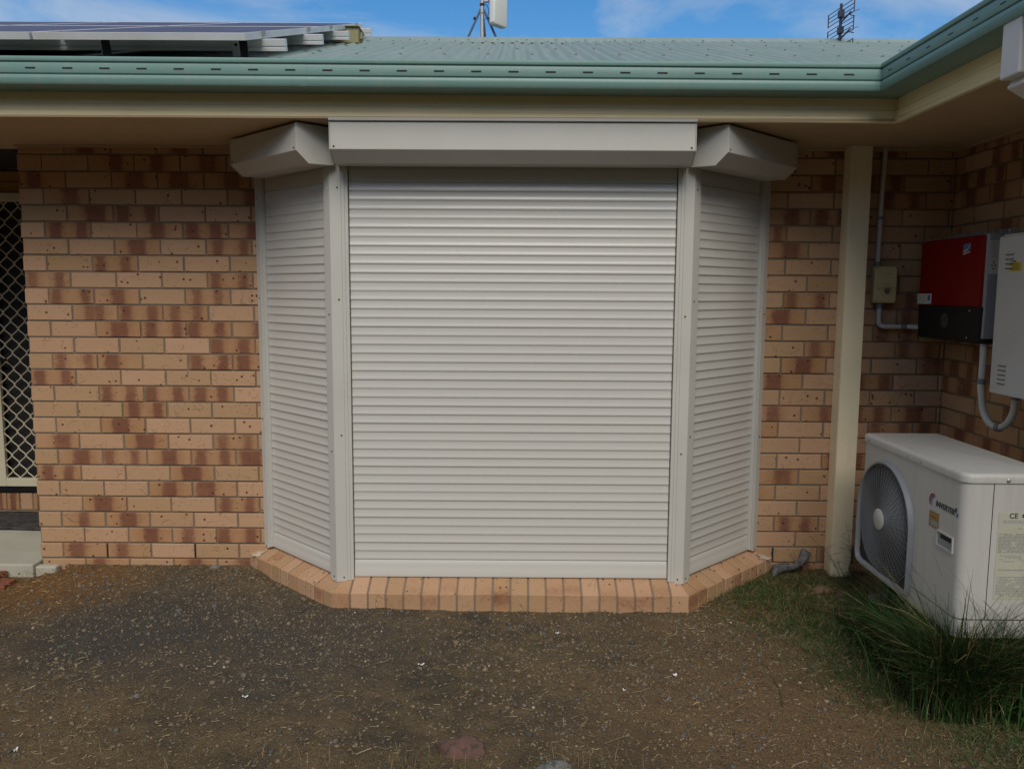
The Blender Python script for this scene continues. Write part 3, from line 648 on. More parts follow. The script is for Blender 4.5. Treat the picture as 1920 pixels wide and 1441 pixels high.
for k, (yr, xe, lb) in enumerate(((-0.28, -1.09, 'lowest mounting rail end, nearest the gutter'), (0.50, -1.093, 'second mounting rail end up from the gutter'), (1.27, -1.097, 'third mounting rail end up from the gutter'), (2.10, -1.093, 'topmost mounting rail end just under the ridge'))):
    FR = lambda x, d, h, yr=yr: tuple(roofF(x, yr, h)+tt*d)
    b = MB(); b.box((-5.2, -0.02, 0.042), (xe, 0.02, 0.058), 'alu', FR); b.box((-5.2, -0.016, 0.058), (xe, 0.016, 0.065), 'alu', FR); b.box((-5.2, -0.02, 0.065), (xe, 0.02, HP-0.001), 'alu', FR)
    t = build(b, 'mounting_rail', array_, bevel=0.0015)
    for q in range(4):
        x = -1.32-0.62*q
        b = MB(); b.box((x-0.02, -0.026, 0.0), (x+0.02, -0.021, HP-0.01), 'alu', FR); b.box((x-0.02, -0.06, 0.009), (x+0.02, -0.021, 0.014), 'alu', FR)
        b.disc(FR(x, -0.026, 0.070), (0, -1, -0.3), 0.007, 0.006, 'dark', 8); build(b, 'foot', t)
for q in range(3):
    b = MB(); b.box((-1.225-0.62*q-0.018, -0.0, 0), (-1.225-0.62*q+0.018, 0.008, HP), 'black', lambda x, d, h: tuple(roofF(x, YP0+0.06, h)+tt*d)); build(b, 'support_leg', array_)
t = thing('junction_box', 'weathered olive metal box sticking out from under the solar panels near the ridge', 'junction box')
b = MB(); b.box((-1.30, 1.62, rz(1.62)+0.012), (-1.105, 1.80, rz(1.62)+0.118), 'olive'); build(b, 'housing', t, bevel=0.006)
b = MB(); b.box((-1.105, 1.66, rz(1.62)+0.05), (-1.085, 1.70, rz(1.62)+0.095), 'olive'); b.box((-1.35, 1.60, rz(1.62)+0.1185), (-1.095, 1.82, rz(1.62)+0.124), 'olive'); build(b, 'cover', t, bevel=0.002)

# ------------------------------------------------------------------ antennas on the roof
t = thing('antenna_mast', 'steel tripod mast with a white panel antenna and blue cable on the ridge', 'antenna mast')
MX, MY = -0.281, 2.60; zb = rz(RIDGE)-0.06
b = MB(); b.tube([(MX, MY, zb-0.05), (MX, MY, 4.6)], 0.0165, 'steel', 14); b.tube([(MX, MY, 3.80), (MX, MY, 3.818)], 0.0195, 'dark', 12)
b.disc((MX, MY-0.0165, 3.742), (0, -1, 0), 0.005, 0.003, 'dark'); build(b, 'pole', t, smooth=40)
for sx_, dy in ((-1, 0.0), (1, 0.0), (0.2, 0.25)):
    b = MB(); b.tube([(MX+0.012*sx_, MY+0.02*(dy > 0), 3.775), (MX+0.19*sx_, MY+dy, zb-0.02)], 0.0095, 'bluesteel', 8)
    if dy == 0: b.tube([(MX+sx_*0.055, MY, 3.712), (MX+sx_*0.062, MY, 3.695)], 0.013, 'dark', 8)
    b.disc((MX+0.19*sx_, MY+dy, zb-0.03), (0, 0, 1), 0.03, 0.006, 'steel'); build(b, 'leg', t, smooth=40)
b = MB(); a = R(52); ca, sa = math.cos(a), math.sin(a)
def FA(x, y, z): X = x*ca - y*sa; Y = x*sa + y*ca; zz = z; return (-0.150+X+0.00, MY-0.02+Y+0.10*(z-3.7), zz)
prof = []
hw, hd = 0.085, 0.034
rr = 0.02
for (cx_, cy_, a0) in ((hw-rr, hd-rr, 0), (-hw+rr, hd-rr, 90), (-hw+rr, -hd+rr, 180), (hw-rr, -hd+rr, 270)):
    for q in range(5): an = R(a0+22.5*q); prof.append((cx_+rr*math.cos(an), cy_+rr*math.sin(an)))
n = len(prof); vs = []
for (z, s) in ((3.636, 0.86), (3.650, 1.0), (4.02, 1.0), (4.034, 0.9)): vs += [FA(p[0]*s, p[1]*s, z) for p in prof]
fs = [(k*n+i, k*n+(i+1) % n, (k+1)*n+(i+1) % n, (k+1)*n+i) for k in range(3) for i in range(n)]+[tuple(range(n)), tuple(range(4*n-1, 3*n-1, -1))]
b.add(vs, fs, 'antenna'); build(b, 'panel', t, smooth=40)
b = MB(); b.tube([(MX+0.01, MY, 3.835), (MX+0.07, MY-0.01, 3.835)], 0.011, 'steel', 8)
b.tube([(-0.213, MY-0.04, 3.80), (-0.195, MY-0.03, 3.785), (-0.178, MY-0.03, 3.80), (-0.175, MY-0.03, 3.84), (-0.19, MY-0.03, 3.87), (-0.213, MY-0.04, 3.87), (-0.222, MY-0.04, 3.84), (-0.213, MY-0.04, 3.80)], 0.011, 'bluesteel', 8)
b.tube([(-0.22, MY-0.04, 3.84), (-0.165, MY-0.01, 3.84)], 0.017, 'dark', 8); build(b, 'bracket', t, smooth=40)
b = MB(); pts = []
for q in range(15): an = R(75-165*q/14); pts.append((MX+0.012+0.042*math.cos(an)+0.0, MY-0.02, 3.752+0.060*math.sin(an)))
b.tube(pts, 0.0032, 'cable', 6); build(b, 'cable', t, smooth=60)

t = thing('tv_antenna', 'dark grid television antenna poking above the ridge beside the wing roof', 'tv antenna')
TXx = 2.53
b = MB(); b.tube([(TXx-0.0, 2.36, 3.2), (TXx, 2.36, 3.75)], 0.012, 'tv', 8)
b.box((TXx-0.018, 2.33, 3.645), (TXx+0.018, 2.38, 3.70), 'tv'); b.box((TXx-0.018, 2.33, 3.525), (TXx+0.018, 2.38, 3.575), 'tv'); build(b, 'mast', t)
gy = (2.62, 2.36, 2.10)
zy = lambda z, y: z + (2.36-y)*0.0
for grp in ((3.745, 4), (3.615, 4), (3.455, 3)):
    b = MB(); z0, cnt = grp
    for q in range(cnt): z = z0-0.031*q; b.tube([(TXx, gy[0], z), (TXx, gy[2], z-0.042)], 0.0034, 'tv', 5)
    b.tube([(TXx, gy[0], z0+0.003), (TXx, gy[0], z0-0.031*(cnt-1)-0.006)], 0.0048, 'tv', 5); b.tube([(TXx, gy[2], z0-0.038+(0.06 if z0 > 3.7 else 0)), (TXx, gy[2], z0-0.042-0.031*(cnt-1))], 0.0048, 'tv', 5)
    build(b, 'reflector', t)
for z in (3.625, 3.50):
    b = MB(); b.tube([(TXx, 2.36, z-0.02), (TXx+0.015, 2.20, z+0.015)], 0.007, 'tv', 6)
    b.tube([(TXx+0.01, 2.22, z+0.01), (TXx+0.075, 2.19, z+0.03)], 0.0022, 'tv', 5); b.tube([(TXx+0.01, 2.22, z+0.01), (TXx-0.03, 2.2, z-0.02)], 0.0022, 'tv', 5)
    b.tube([(TXx+0.01, 2.23, z+0.005), (TXx+0.05, 2.21, z-0.012)], 0.004, 'tv', 5); build(b, 'dipole', t)

# ------------------------------------------------------------------ air conditioner
ac = thing('air_conditioner', 'white outdoor air conditioner unit standing in long grass in the wall corner', 'air conditioner')
AX0, AX1, AY0, AY1, AZ0, AZ1 = 1.60, 1.932, -1.475, -0.635, 0.275, 0.846
def rrect(x0, x1, y0, y1, r, off=0.0, seg=7):
    x0 -= off; x1 += off; y0 -= off; y1 += off; out = []
    for (cx_, cy_, a0, rr) in ((x1-r[0], y1-r[0], 0, r[0]), (x0+r[1], y1-r[1], 90, r[1]), (x0+r[2], y0+r[2], 180, r[2]), (x1-r[3], y0+r[3], 270, r[3])):
        for q in range(seg): an = R(a0+90*q/(seg-1)); out.append((cx_+rr*math.cos(an), cy_+rr*math.sin(an)))
    return out
def loft(b, rings, mat):
    n = len(rings[0]); vs = [p for r_ in rings for p in r_]
    fs = [(k*n+i, k*n+(i+1) % n, (k+1)*n+(i+1) % n, (k+1)*n+i) for k in range(len(rings)-1) for i in range(n)]+[tuple(range(n-1, -1, -1)), tuple((len(rings)-1)*n+i for i in range(n))]
    b.add(vs, fs, mat)
rad = (0.015, 0.022, 0.034, 0.022)
b = MB()
for (z0, z1, o) in ((0.345, AZ1, 0.0),): loft(b, [[(x, y, z0) for x, y in rrect(AX0, AX1, AY0, AY1, rad, o)], [(x, y, z1) for x, y in rrect(AX0, AX1, AY0, AY1, rad, o)]], 'ac')
loft(b, [[(x, y, 0.275) for x, y in rrect(AX0, AX1, AY0, AY1, rad, 0.001)], [(x, y, 0.340) for x, y in rrect(AX0, AX1, AY0, AY1, rad, 0.001)]], 'ac')
loft(b, [[(x, y, 0.339) for x, y in rrect(AX0, AX1, AY0, AY1, rad, -0.003)], [(x, y, 0.346) for x, y in rrect(AX0, AX1, AY0, AY1, rad, -0.003)]], 'dark')
b.box((1.7035, AY0-0.0008, 0.345), (1.7060, AY0+0.01, AZ1-0.002), 'dark'); build(b, 'casing', ac, smooth=35)
b = MB(); zz = AZ1
loft(b, [[(x, y, z) for x, y in rrect(AX0, AX1, AY0, AY1, tuple(max(0.006, q+o_) for q in rad), o_)] for z, o_ in ((zz+0.0015, 0.006), (zz+0.020, 0.007), (zz+0.028, 0.005), (zz+0.033, 0.0), (zz+0.035, -0.008))], 'ac')
for y in (-0.70, -1.06, -1.17): b.disc((AX0-0.007, y, zz+0.012), (-1, 0, 0), 0.005, 0.003, 'grey', 8)
b.disc((1.75, AY0-0.007, zz+0.012), (0, -1, 0), 0.007, 0.004, 'steel', 10); build(b, 'lid', ac, smooth=40)
# fan grille on the -X face
GY, GZ, GR = -0.888, 0.548, 0.252
FG = lambda u, o, v: (AX0-o, GY-u, GZ+v)          # u to the right as seen from outside
def outline(r, n=24, bot=None):
    pts = [(r*math.cos(math.pi*i/n), r*math.sin(math.pi*i/n)) for i in range(n+1)]  # right .. top .. left
    bz = -r+0.0 if bot is None else bot; c = 0.03
    pts += [(-r, bz+c), (-r+c*0.3, bz+c*0.3), (-r+c, bz), (r-c, bz), (r-c*0.3, bz+c*0.3), (r, bz+c)]
    return pts
b = MB(); rings = []
for (r, o) in ((GR, 0.0), (GR-0.002, 0.017), (GR-0.006, 0.022), (GR-0.013, 0.021), (GR-0.017, 0.004)):
    rings.append([FG(u, o, v) for u, v in outline(r, bot=-0.258+(GR-r))])
n = len(rings[0]); vs = [p for r_ in rings for p in r_]; b.add(vs, [(k*n+i, k*n+(i+1) % n, (k+1)*n+(i+1) % n, (k+1)*n+i) for k in range(4) for i in range(n)], 'acgrey')
gr = build(b, 'fan_grille', ac, smooth=35)
b = MB(); b.add([FG(u, 0.0012, v) for u, v in outline(GR-0.018, bot=-0.240)], [tuple(range(31))], 'dark'); build(b, 'fan_opening', gr)
b = MB(); rr = 0.045; inner = []
while rr < 0.345:
    pts = []
    m_ = 56
    for i in range(m_+1):
        an = 2*math.pi*i/m_; u, v = rr*math.cos(an), rr*math.sin(an)
        lim = GR-0.02
        inside = (abs(u) < lim and v > -0.238 and (v < 0 or math.hypot(u, v) < lim))
        if inside: pts.append(FG(u, 0.030-0.05*(rr/0.35)**2, v))
        else:
            if len(pts) > 1: b.tube(pts, 0.0015, 'acgrey', 4, False)
            pts = []
    if len(pts) > 1: b.tube(pts, 0.0015, 'acgrey', 4, False)
    rr += 0.0088
for k in range(48):
    an = 2*math.pi*(k+0.5)/48; pts = []
    for q in range(13):
        r_ = 0.042+q*0.025; u, v = r_*math.cos(an), r_*math.sin(an)
        if abs(u) < GR-0.018 and v > -0.240 and (v < 0 or r_ < GR-0.018): pts.append(FG(u, 0.027-0.05*(r_/0.35)**2, v))
    if len(pts) > 1: b.tube(pts, 0.0011, 'acgrey', 4, False)
build(b, 'wire_rings', gr, smooth=60)
b = MB(); b.tube([FG(0, 0.018, 0), FG(0, 0.033, 0), FG(0, 0.036, 0)], [0.046, 0.046, 0.042], 'ac', 28); build(b, 'hub', gr, smooth=40)
# handle recess
b = MB(); HY, HZ = -1.372, 0.602
b.add([(AX0-0.0015, HY+0.058, HZ-0.030), (AX0-0.0015, HY-0.058, HZ-0.030), (AX0-0.0015, HY-0.058, HZ+0.030), (AX0-0.0015, HY+0.058, HZ+0.030)], [(0, 1, 2, 3)], 'acgrey')
for a_, c_ in (((-0.058, 0.024), (0.058, 0.030)), ((-0.058, -0.030), (0.058, -0.024)), ((-0.058, -0.024), (-0.051, 0.024)), ((0.051, -0.024), (0.058, 0.024))):
    b.box((AX0-0.006, HY+a_[0], HZ+a_[1]), (AX0, HY+c_[0], HZ+c_[1]), 'ac')
b.box((AX0-0.0022, HY-0.050, HZ+0.004), (AX0-0.0017, HY+0.034, HZ+0.0235), 'dark'); build(b, 'handle', ac, bevel=0.001)
# badge text, sticker, rating label
text_mesh('INVERTER', 0.030, 'ink', 'badge_text', ac, (AX0-0.0018, -1.292, 0.716), (0, -1, 0), (0, 0, 1), 0.0005, bold=0.0006)
b = MB(); FB = lambda u, v: (AX0-0.0015, -1.27-u, 0.728+v)
def arc(b, r, a0, a1, w0, mat, cx_=0.0, cz=0.0, n=14, o=0.0015):
    vs = []
    for i in range(n+1):
        an = R(a0+(a1-a0)*i/n); ww = w0*math.sin(math.pi*(i+0.5)/(n+1))
        vs += [(AX0-o, -1.27-(cx_+(r-ww)*math.cos(an)), 0.728+cz+(r-ww)*math.sin(an)), (AX0-o, -1.27-(cx_+(r+ww)*math.cos(an)), 0.728+cz+(r+ww)*math.sin(an))]
    b.add(vs, [(2*i, 2*i+1, 2*i+3, 2*i+2) for i in range(n)], mat)
arc(b, 0.026, 60, 235, 0.005, 'inkred'); arc(b, 0.019, 60, 250, 0.004, 'inkblue', 0.006); build(b, 'badge', ac)
b = MB()
b.box((AX0-0.0018, -1.438, 0.728), (AX0-0.001, -1.426, 0.744), 'ink'); b.box((AX0-0.0018, -1.447, 0.712), (AX0-0.001, -1.437, 0.727), 'inkblue'); build(b, 'badge', ac)
b = MB(); b.box((AX0-0.0016, -1.318, 0.628), (AX0-0.0005, -1.248, 0.690), 'rust'); b.box((AX0-0.0021, -1.308, 0.662), (AX0-0.0016, -1.256, 0.682), 'timber')
b.box((AX0-0.0021, -1.312, 0.636), (AX0-0.0016, -1.262, 0.655), 'inkgrey'); b.box((AX0-0.0025, -1.304, 0.668), (AX0-0.0021, -1.262, 0.6715), 'ink'); build(b, 'sticker', ac)
yl = AY0-0.0012
b = MB(); b.box((1.728, yl, 0.42), (1.925, AY0-0.0004, 0.742), 'labelc')
def rows(x0, x1, z1, z0, step, th, dens=0.8):
    z = z1
    while z > z0:
        x = x0
        while x < x1:
            wd = random.uniform(0.004, 0.016)
            if random.random() < dens: b.box((x, yl-0.0006, z-th), (min(x+wd, x1), yl, z), 'inkgrey')
            x += wd+random.uniform(0.0015, 0.004)
        z -= step
rows(1.745, 1.91, 0.712, 0.700, 0.0065, 0.0028, 0.95); rows(1.80, 1.88, 0.684, 0.676, 0.008, 0.003)
rows(1.733, 1.92, 0.664, 0.592, 0.0052, 0.0032, 0.93); rows(1.74, 1.90, 0.584, 0.556, 0.007, 0.0028, 0.6); rows(1.74, 1.90, 0.532, 0.528, 0.01, 0.004, 1)
rows(1.735, 1.915, 0.505, 0.432, 0.0058, 0.0028, 0.85); build(b, 'rating_label', ac)
text_mesh('CE', 0.026, 'ink', 'label_text', ac, (1.765, yl-0.0002, 0.720), (1, 0, 0), (0, 0, 1), 0.0004, bold=0.0006)
b = MB(); b.disc((1.818, yl, 0.729), (0, -1, 0), 0.0075, 0.001, 'ink', 14); b.box((1.828, yl-0.0006, 0.724), (1.85, yl, 0.7275), 'inkgrey'); build(b, 'approval_mark', ac)
for (x, y) in ((1.67, -1.38), (1.67, -0.74), (1.86, -1.38), (1.86, -0.74)):
    b = MB(); b.box((x+0.03-0.02, y-0.04, 0.12), (x+0.03+0.02, y+0.04, 0.276), 'rubber'); build(b, 'foot', ac, bevel=0.004)
t = thing('concrete_plinth', 'grey concrete paver plinth under the air conditioner, half hidden by grass', 'plinth')
for y0_, y1_ in ((-1.50, -1.068), (-1.062, -0.62)):
    b = MB(); b.box((1.66, y0_+0.04, -0.03), (2.02, y1_-0.0, 0.12), 'plinth'); build(b, 'block', t, bevel=0.008)

# ------------------------------------------------------------------ solar inverter, meter box, isolator, conduits
iv = thing('solar_inverter', 'red and black wall mounted solar inverter on the side wall', 'inverter')
IX, Y0, Y1 = 2.052, -0.690, -0.110
b = MB(); loft(b, [[(x, y, z) for x, y in rrect(IX+o, 2.15, Y0+o, Y1-o, (0.012, 0.035, 0.035, 0.012))] for z, o in ((1.456, 0.0), (1.766, 0.0), (1.772, 0.006))], 'red')
b.box((IX+0.03, Y0-0.010, 1.456), (2.10, Y0+0.03, 1.575), 'red'); build(b, 'cover', iv, smooth=35, bevel=0.004)
b = MB(); loft(b, [[(x, y, z) for x, y in rrect(IX+o, 2.15, Y0-0.010+o, Y1-o, (0.012, 0.035, 0.035, 0.012))] for z, o in ((1.292, 0.012), (1.302, 0.003), (1.4545, 0.0))], 'black'); lb_ = build(b, 'connection_box', iv, smooth=35)
b = MB(); pts = [(IX-0.0012, -0.400-0.036*math.cos(R(a_)), 1.385+0.036*math.sin(R(a_))) for a_ in range(0, 360, 20)]; b.add(pts, [tuple(range(18))], 'rubber')
build(b, 'display', lb_)
for yz_ in ((-0.61, 1.437), (-0.60, 1.315)):
    b = MB(); b.disc((IX-0.001, yz_[0], yz_[1]), (-1, 0, 0), 0.005, 0.002, 'steel', 8); build(b, 'screw', lb_)
b = MB(); b.box((IX+0.014, Y0-0.013, 1.315), (2.20, Y1, 1.775), 'grey')
for q in range(9): b.box((2.155+0.0, Y0-0.004+0.062*q, 1.32), (2.20, Y0+0.0+0.062*q+0.004, 1.80), 'grey')
b.box((2.20, Y0+0.05, 1.35), (2.269, Y1-0.05, 1.75), 'grey'); build(b, 'heat_sink', iv, bevel=0.004)
b = MB(); ys_ = Y0-0.0136; b.box((IX+0.018, ys_, 1.60), (IX+0.060, ys_+0.0004, 1.745), 'paper')
for q in range(8): b.box((IX+0.021, ys_-0.0004, 1.735-0.009*q), (IX+0.056-0.004*(q % 3), ys_, 1.738-0.009*q), 'inkgrey')
for (u, v) in ((0.032, 1.636), (0.046, 1.636), (0.039, 1.65), (0.039, 1.622)): b.box((IX+u-0.003, ys_-0.0004, v-0.004), (IX+u+0.003, ys_, v+0.004), 'ink')
build(b, 'side_label', iv)
# maker's mark: dark square with pale slash and a red line under it
b = MB(); FL = lambda u, v: (IX-0.0012, -0.555-u, 1.715+v)
b.add([FL(-0.03, -0.018), FL(0.03, -0.006), FL(0.03, 0.026), FL(-0.03, 0.022)], [(0, 1, 2, 3)], 'inkblue')
b.add([(IX-0.0018, -0.555-u, 1.715+v) for u, v in ((-0.03, -0.014), (0.0, -0.010), (0.03, 0.020), (0.03, 0.024), (0.0, -0.003), (-0.03, -0.008))], [(0, 1, 2, 3, 4, 5)], 'paper')
b.add([(IX-0.0018, -0.555-u, 1.715+v) for u, v in ((-0.03, -0.026), (0.03, -0.016), (0.03, -0.011), (-0.03, -0.021))], [(0, 1, 2, 3)], 'paper'); build(b, 'logo', iv)
b = MB(); b.box((IX-0.0015, -0.262, 1.462), (IX-0.0003, -0.122, 1.512), 'paper')
for q in range(5): b.box((IX-0.002, -0.165, 1.470+0.008*q), (IX-0.0015, -0.130, 1.4725+0.008*q), 'inkgrey')
for q in range(2):
    for s in range(3): b.box((IX-0.002, -0.190-0.014*q, 1.470+0.013*s), (IX-0.0015, -0.182-0.014*q, 1.478+0.013*s), 'inkgrey')
b.box((IX-0.002, -0.252, 1.478), (IX-0.0015, -0.226, 1.506), 'inkblue'); b.box((IX-0.002, -0.250, 1.466), (IX-0.0015, -0.238, 1.474), 'inkgrey'); build(b, 'sticker', iv)

mt = thing('meter_box', 'pale grey steel meter box with louvres and yellow sticker, cut off at the photo edge', 'meter box')
b = MB(); b.box((2.062, -1.40, 1.088), (2.2695, -0.815, 1.762), 'meter'); build(b, 'housing', mt, bevel=0.004)
b = MB(); b.box((2.047, -1.395, 1.092), (2.0610, -0.812, 1.752), 'meter'); dr = build(b, 'door', mt, bevel=0.004)
for zc in (1.660, 1.198):
    for q in range(5 if zc < 1.5 else 4):
        b = MB(); z = zc-0.019*q+0.02; b.tube([(2.0465, -0.868, z), (2.0465, -0.922, z)], 0.0042, 'meter', 6); b.box((2.0440, -0.922, z-0.0065), (2.0468, -0.868, z-0.0035), 'dark'); build(b, 'louvre', dr)
b = MB(); b.box((2.0462, -0.975, 1.606), (2.0470, -0.892, 1.642), 'yellow')
for q in range(4): b.box((2.0457, -0.965+0.008*(q % 2), 1.612+0.007*q), (2.0462, -0.903, 1.6145+0.007*q), 'ink')
b.box((2.0457, -0.940, 1.643), (2.0466, -0.897, 1.649), 'ink'); build(b, 'sticker', dr)

sw = thing('isolator_switch', 'aged cream isolator switch box on the brick wall beside the post', 'switch box')
b = MB(); b.box((1.858, -0.052, 1.462), (1.975, -0.001, 1.652), 'iso'); body = build(b, 'body', sw, bevel=0.008, seg=3)
b = MB(); b.box((1.862, -0.058, 1.538), (1.971, -0.0525, 1.648), 'iso'); b.box((1.862, -0.058, 1.466), (1.971, -0.0525, 1.535), 'iso'); build(b, 'lid', sw, bevel=0.003)
b = MB(); b.tube([(1.922, -0.058, 1.525), (1.922, -0.069, 1.525)], [0.014, 0.011], 'leaf', 14); b.box((1.919, -0.074, 1.513), (1.925, -0.068, 1.537), 'leaf'); build(b, 'knob', sw, smooth=40)
for (x0, x1, z) in ((1.905, 1.945, 1.612), (1.905, 1.938, 1.560), (1.898, 1.955, 1.546), (1.90, 1.95, 1.532)): b = MB(); b.box((x0, -0.0586, z), (x1, -0.058, z+0.003), 'inkgrey'); build(b, 'marking', sw)
for (x, z) in ((1.868, 1.472), (1.965, 1.472), (1.868, 1.642), (1.965, 1.642)): b = MB(); b.disc((x, -0.058, z), (0, -1, 0), 0.003, 0.001, 'dark', 8); build(b, 'screw', sw)
def bend(pts, r=0.03, n=6):
    out = [Vector(pts[0])]
    for i in range(1, len(pts)-1):
        p0, p, p1 = Vector(pts[i-1]), Vector(pts[i]), Vector(pts[i+1]); a_ = p+(p0-p).normalized()*r; c_ = p+(p1-p).normalized()*r
        for k in range(n+1): t_ = k/n; out.append(a_*(1-t_)**2+p*2*t_*(1-t_)+c_*t_**2)
    return out+[Vector(pts[-1])]
def conduit(label, pts, r, collars=(), corr=False, mat='conduit', clip=None):
    t = thing('conduit', label, 'conduit', 'grey conduits of the solar wiring')
    b = MB(); b.tube(pts, r, mat, 14); build(b, 'pipe', t, smooth=50)
    for (c0, c1, rr) in collars:
        b = MB(); b.tube([c0, c1], rr, 'collar' if not corr else 'collar', 14); build(b, 'collar', t, smooth=40)
    return t
conduit('straight upright conduit from the soffit down to the cream switch box', [(1.888, -0.030, 2.2472), (1.882, -0.030, 2.0), (1.879, -0.030, 1.654)], 0.0125, (((1.8835, -0.030, 1.905), (1.883, -0.030, 1.89), 0.0145), ((1.879, -0.03, 1.675), (1.879, -0.03, 1.6525), 0.015)))
conduit('short bent conduit from under the switch box to the inverter', bend([(1.900, -0.030, 1.461), (1.900, -0.030, 1.340), (2.055, -0.030, 1.340), (2.105, -0.075, 1.340), (2.105, -0.108, 1.340)], 0.035), 0.0125,
        (((1.900, -0.03, 1.461), (1.900, -0.03, 1.435), 0.016), ((2.015, -0.03, 1.340), (2.045, -0.03, 1.340), 0.016)))
pts = [(2.10, -0.655, 1.295), (2.10, -0.66, 1.23), (2.095, -0.665, 1.10)]
for q in range(13): an = R(180+180*q/12); pts.append((2.105+0.03*q/12, -0.760-0.095*math.cos(an)*1.0, 1.03+0.10*math.sin(an)))
pts = [Vector(p) for p in pts]; pts += [Vector((2.135, -0.858, 1.06)), Vector((2.135, -0.86, 1.090))]
pts[3:3] = []
conduit('looping conduit hanging in a U from the inverter to the meter box', pts, 0.0150, (((2.0965, -0.664, 1.135), (2.0955, -0.6645, 1.110), 0.0175), ((2.117, -0.768, 0.931), (2.120, -0.79, 0.932), 0.0175), ((2.135, -0.8595, 1.066), (2.135, -0.86, 1.0875), 0.018)))

# ------------------------------------------------------------------ porch slab, pavers, doormat
b = MB(); b.box((-6.2, -0.075, -0.05), (-2.585, 0.96, 0.040), 'concrete'); b.box((-2.583, -0.060, -0.05), (-2.47, -0.012, 0.024), 'concrete'); structure(build(b, 'path', bevel=0.008))
b = MB()
for i in range(14):
    for j in range(7):
        x = -6.0+0.235*i+(0.1175 if j % 2 else 0); y = -0.195-0.118*j
        if x+0.23 < -2.42-0.0*j-0.12*(j > 3)*(j-3): b.box((x, y, -0.05), (x+0.23, y+0.113, 0.008+random.uniform(-.001, .001)), 'redpaver')
structure(build(b, 'paving', bevel=0.004))
t = thing('doormat', 'dark rumpled doormat on the concrete slab below the door', 'doormat')
me_v = []; nxm, nym = 40, 24
for j in range(nym+1):
    for i in range(nxm+1):
        x = -3.65+1.0*i/nxm; y = 0.54+0.37*j/nym; h = 0.046+0.010*noise.noise(Vector((x*6, y*14, 3)))+0.006*noise.noise(Vector((x*30, y*30, 0)))
        me_v.append((x, y+0.015*noise.noise(Vector((x*5, 0, 1))), max(0.043, h+0.004)))
b = MB(); b.add(me_v, [(j*(nxm+1)+i, j*(nxm+1)+i+1, (j+1)*(nxm+1)+i+1, (j+1)*(nxm+1)+i) for j in range(nym) for i in range(nxm)], 'mat'); pm = build(b, 'pile', t, smooth=60)
md = pm.modifiers.new('solid', 'SOLIDIFY'); md.thickness = 0.008; md.offset = 1
# ------------------------------------------------------------------ ground
def gz(x, y):
    h = 0.010*noise.noise(Vector((x*1.3, y*1.3, 0.5))) + 0.006*noise.noise(Vector((x*5, y*5, 2.0))) + 0.0025*noise.noise(Vector((x*17, y*17, 5.0)))
    if y > -0.5 and x < -1.3: h += 0.016*min(1, (y+0.5)/0.5)
    if y > -0.6 and x > 0.9: h += 0.012
    if y < -0.5 and -1.0 < x < 0.98: h += 0.010*math.exp(-((y+0.60)/0.06)**2)*(0.6+noise.noise(Vector((x*9, 0, 3))))
    if x < -2.44 and y > -1.0: h = min(h, -0.012)
    if x < -2.56 and y > -0.1: h = -0.03
    return h
def axis(lo, hi, st, far=400):
    c = list(np.arange(lo, hi+1e-6, st)); out = []; d = st; x = lo
    while x > -far: d *= 1.6; x -= d; out.insert(0, x)
    x = hi; d = st; up_ = []
    while x < far: d *= 1.6; x += d; up_.append(x)
    return out+c+up_
gx = axis(-3.4, 3.2, 0.03); gy_ = axis(-4.6, 0.06, 0.03)
V = [(x, y, gz(x, y) if (-4 < x < 3.6 and -5 < y < 0.4) else 0.0) for y in gy_ for x in gx]; nX = len(gx)
Fs = [(j*nX+i, j*nX+i+1, (j+1)*nX+i+1, (j+1)*nX+i) for j in range(len(gy_)-1) for i in range(nX-1)]
b = MB(); b.add(V, Fs, 'ground'); structure(build(b, 'ground', smooth=60))

def blocked(x, y, m=0.0):
    if y > -0.004+m*0: return True
    if x < -2.57 and y > -0.09: return True
    a_ = y > -0.578-m and x > -0.862-m and x < 0.8335+m
    bl = (-1.44-m < x <= -0.862) and (y > -(x+1.44)-m)
    br = (0.8335 < x < 1.411+m) and (y > -(1.411-x)-m)
    if a_ or bl or br: return True
    if 1.65 < x < 2.03 and -1.47 < y < -0.61: return True
    if x > 2.26: return True
    if 1.685 < x < 1.8 and y > -0.105: return True
    return False
def bulk(name, verts, faces_idx, nper, cols, mat, label, cat):
    me = bpy.data.meshes.new(name); nv = len(verts); me.vertices.add(nv); me.vertices.foreach_set('co', verts.astype(np.float32).ravel())
    nf = faces_idx.shape[0]; k = faces_idx.shape[1]; me.loops.add(nf*k); me.loops.foreach_set('vertex_index', faces_idx.astype(np.int32).ravel())
    me.polygons.add(nf); me.polygons.foreach_set('loop_start', np.arange(0, nf*k, k, dtype=np.int32)); me.update(calc_edges=True)
    ca = me.attributes.new('col', 'FLOAT_COLOR', 'POINT'); ca.data.foreach_set('color', np.hstack([cols, np.ones((nv, 1))]).astype(np.float32).ravel())
    me.materials.append(MAT[mat]); o = link(me, name); stuff(o, label, cat); return o
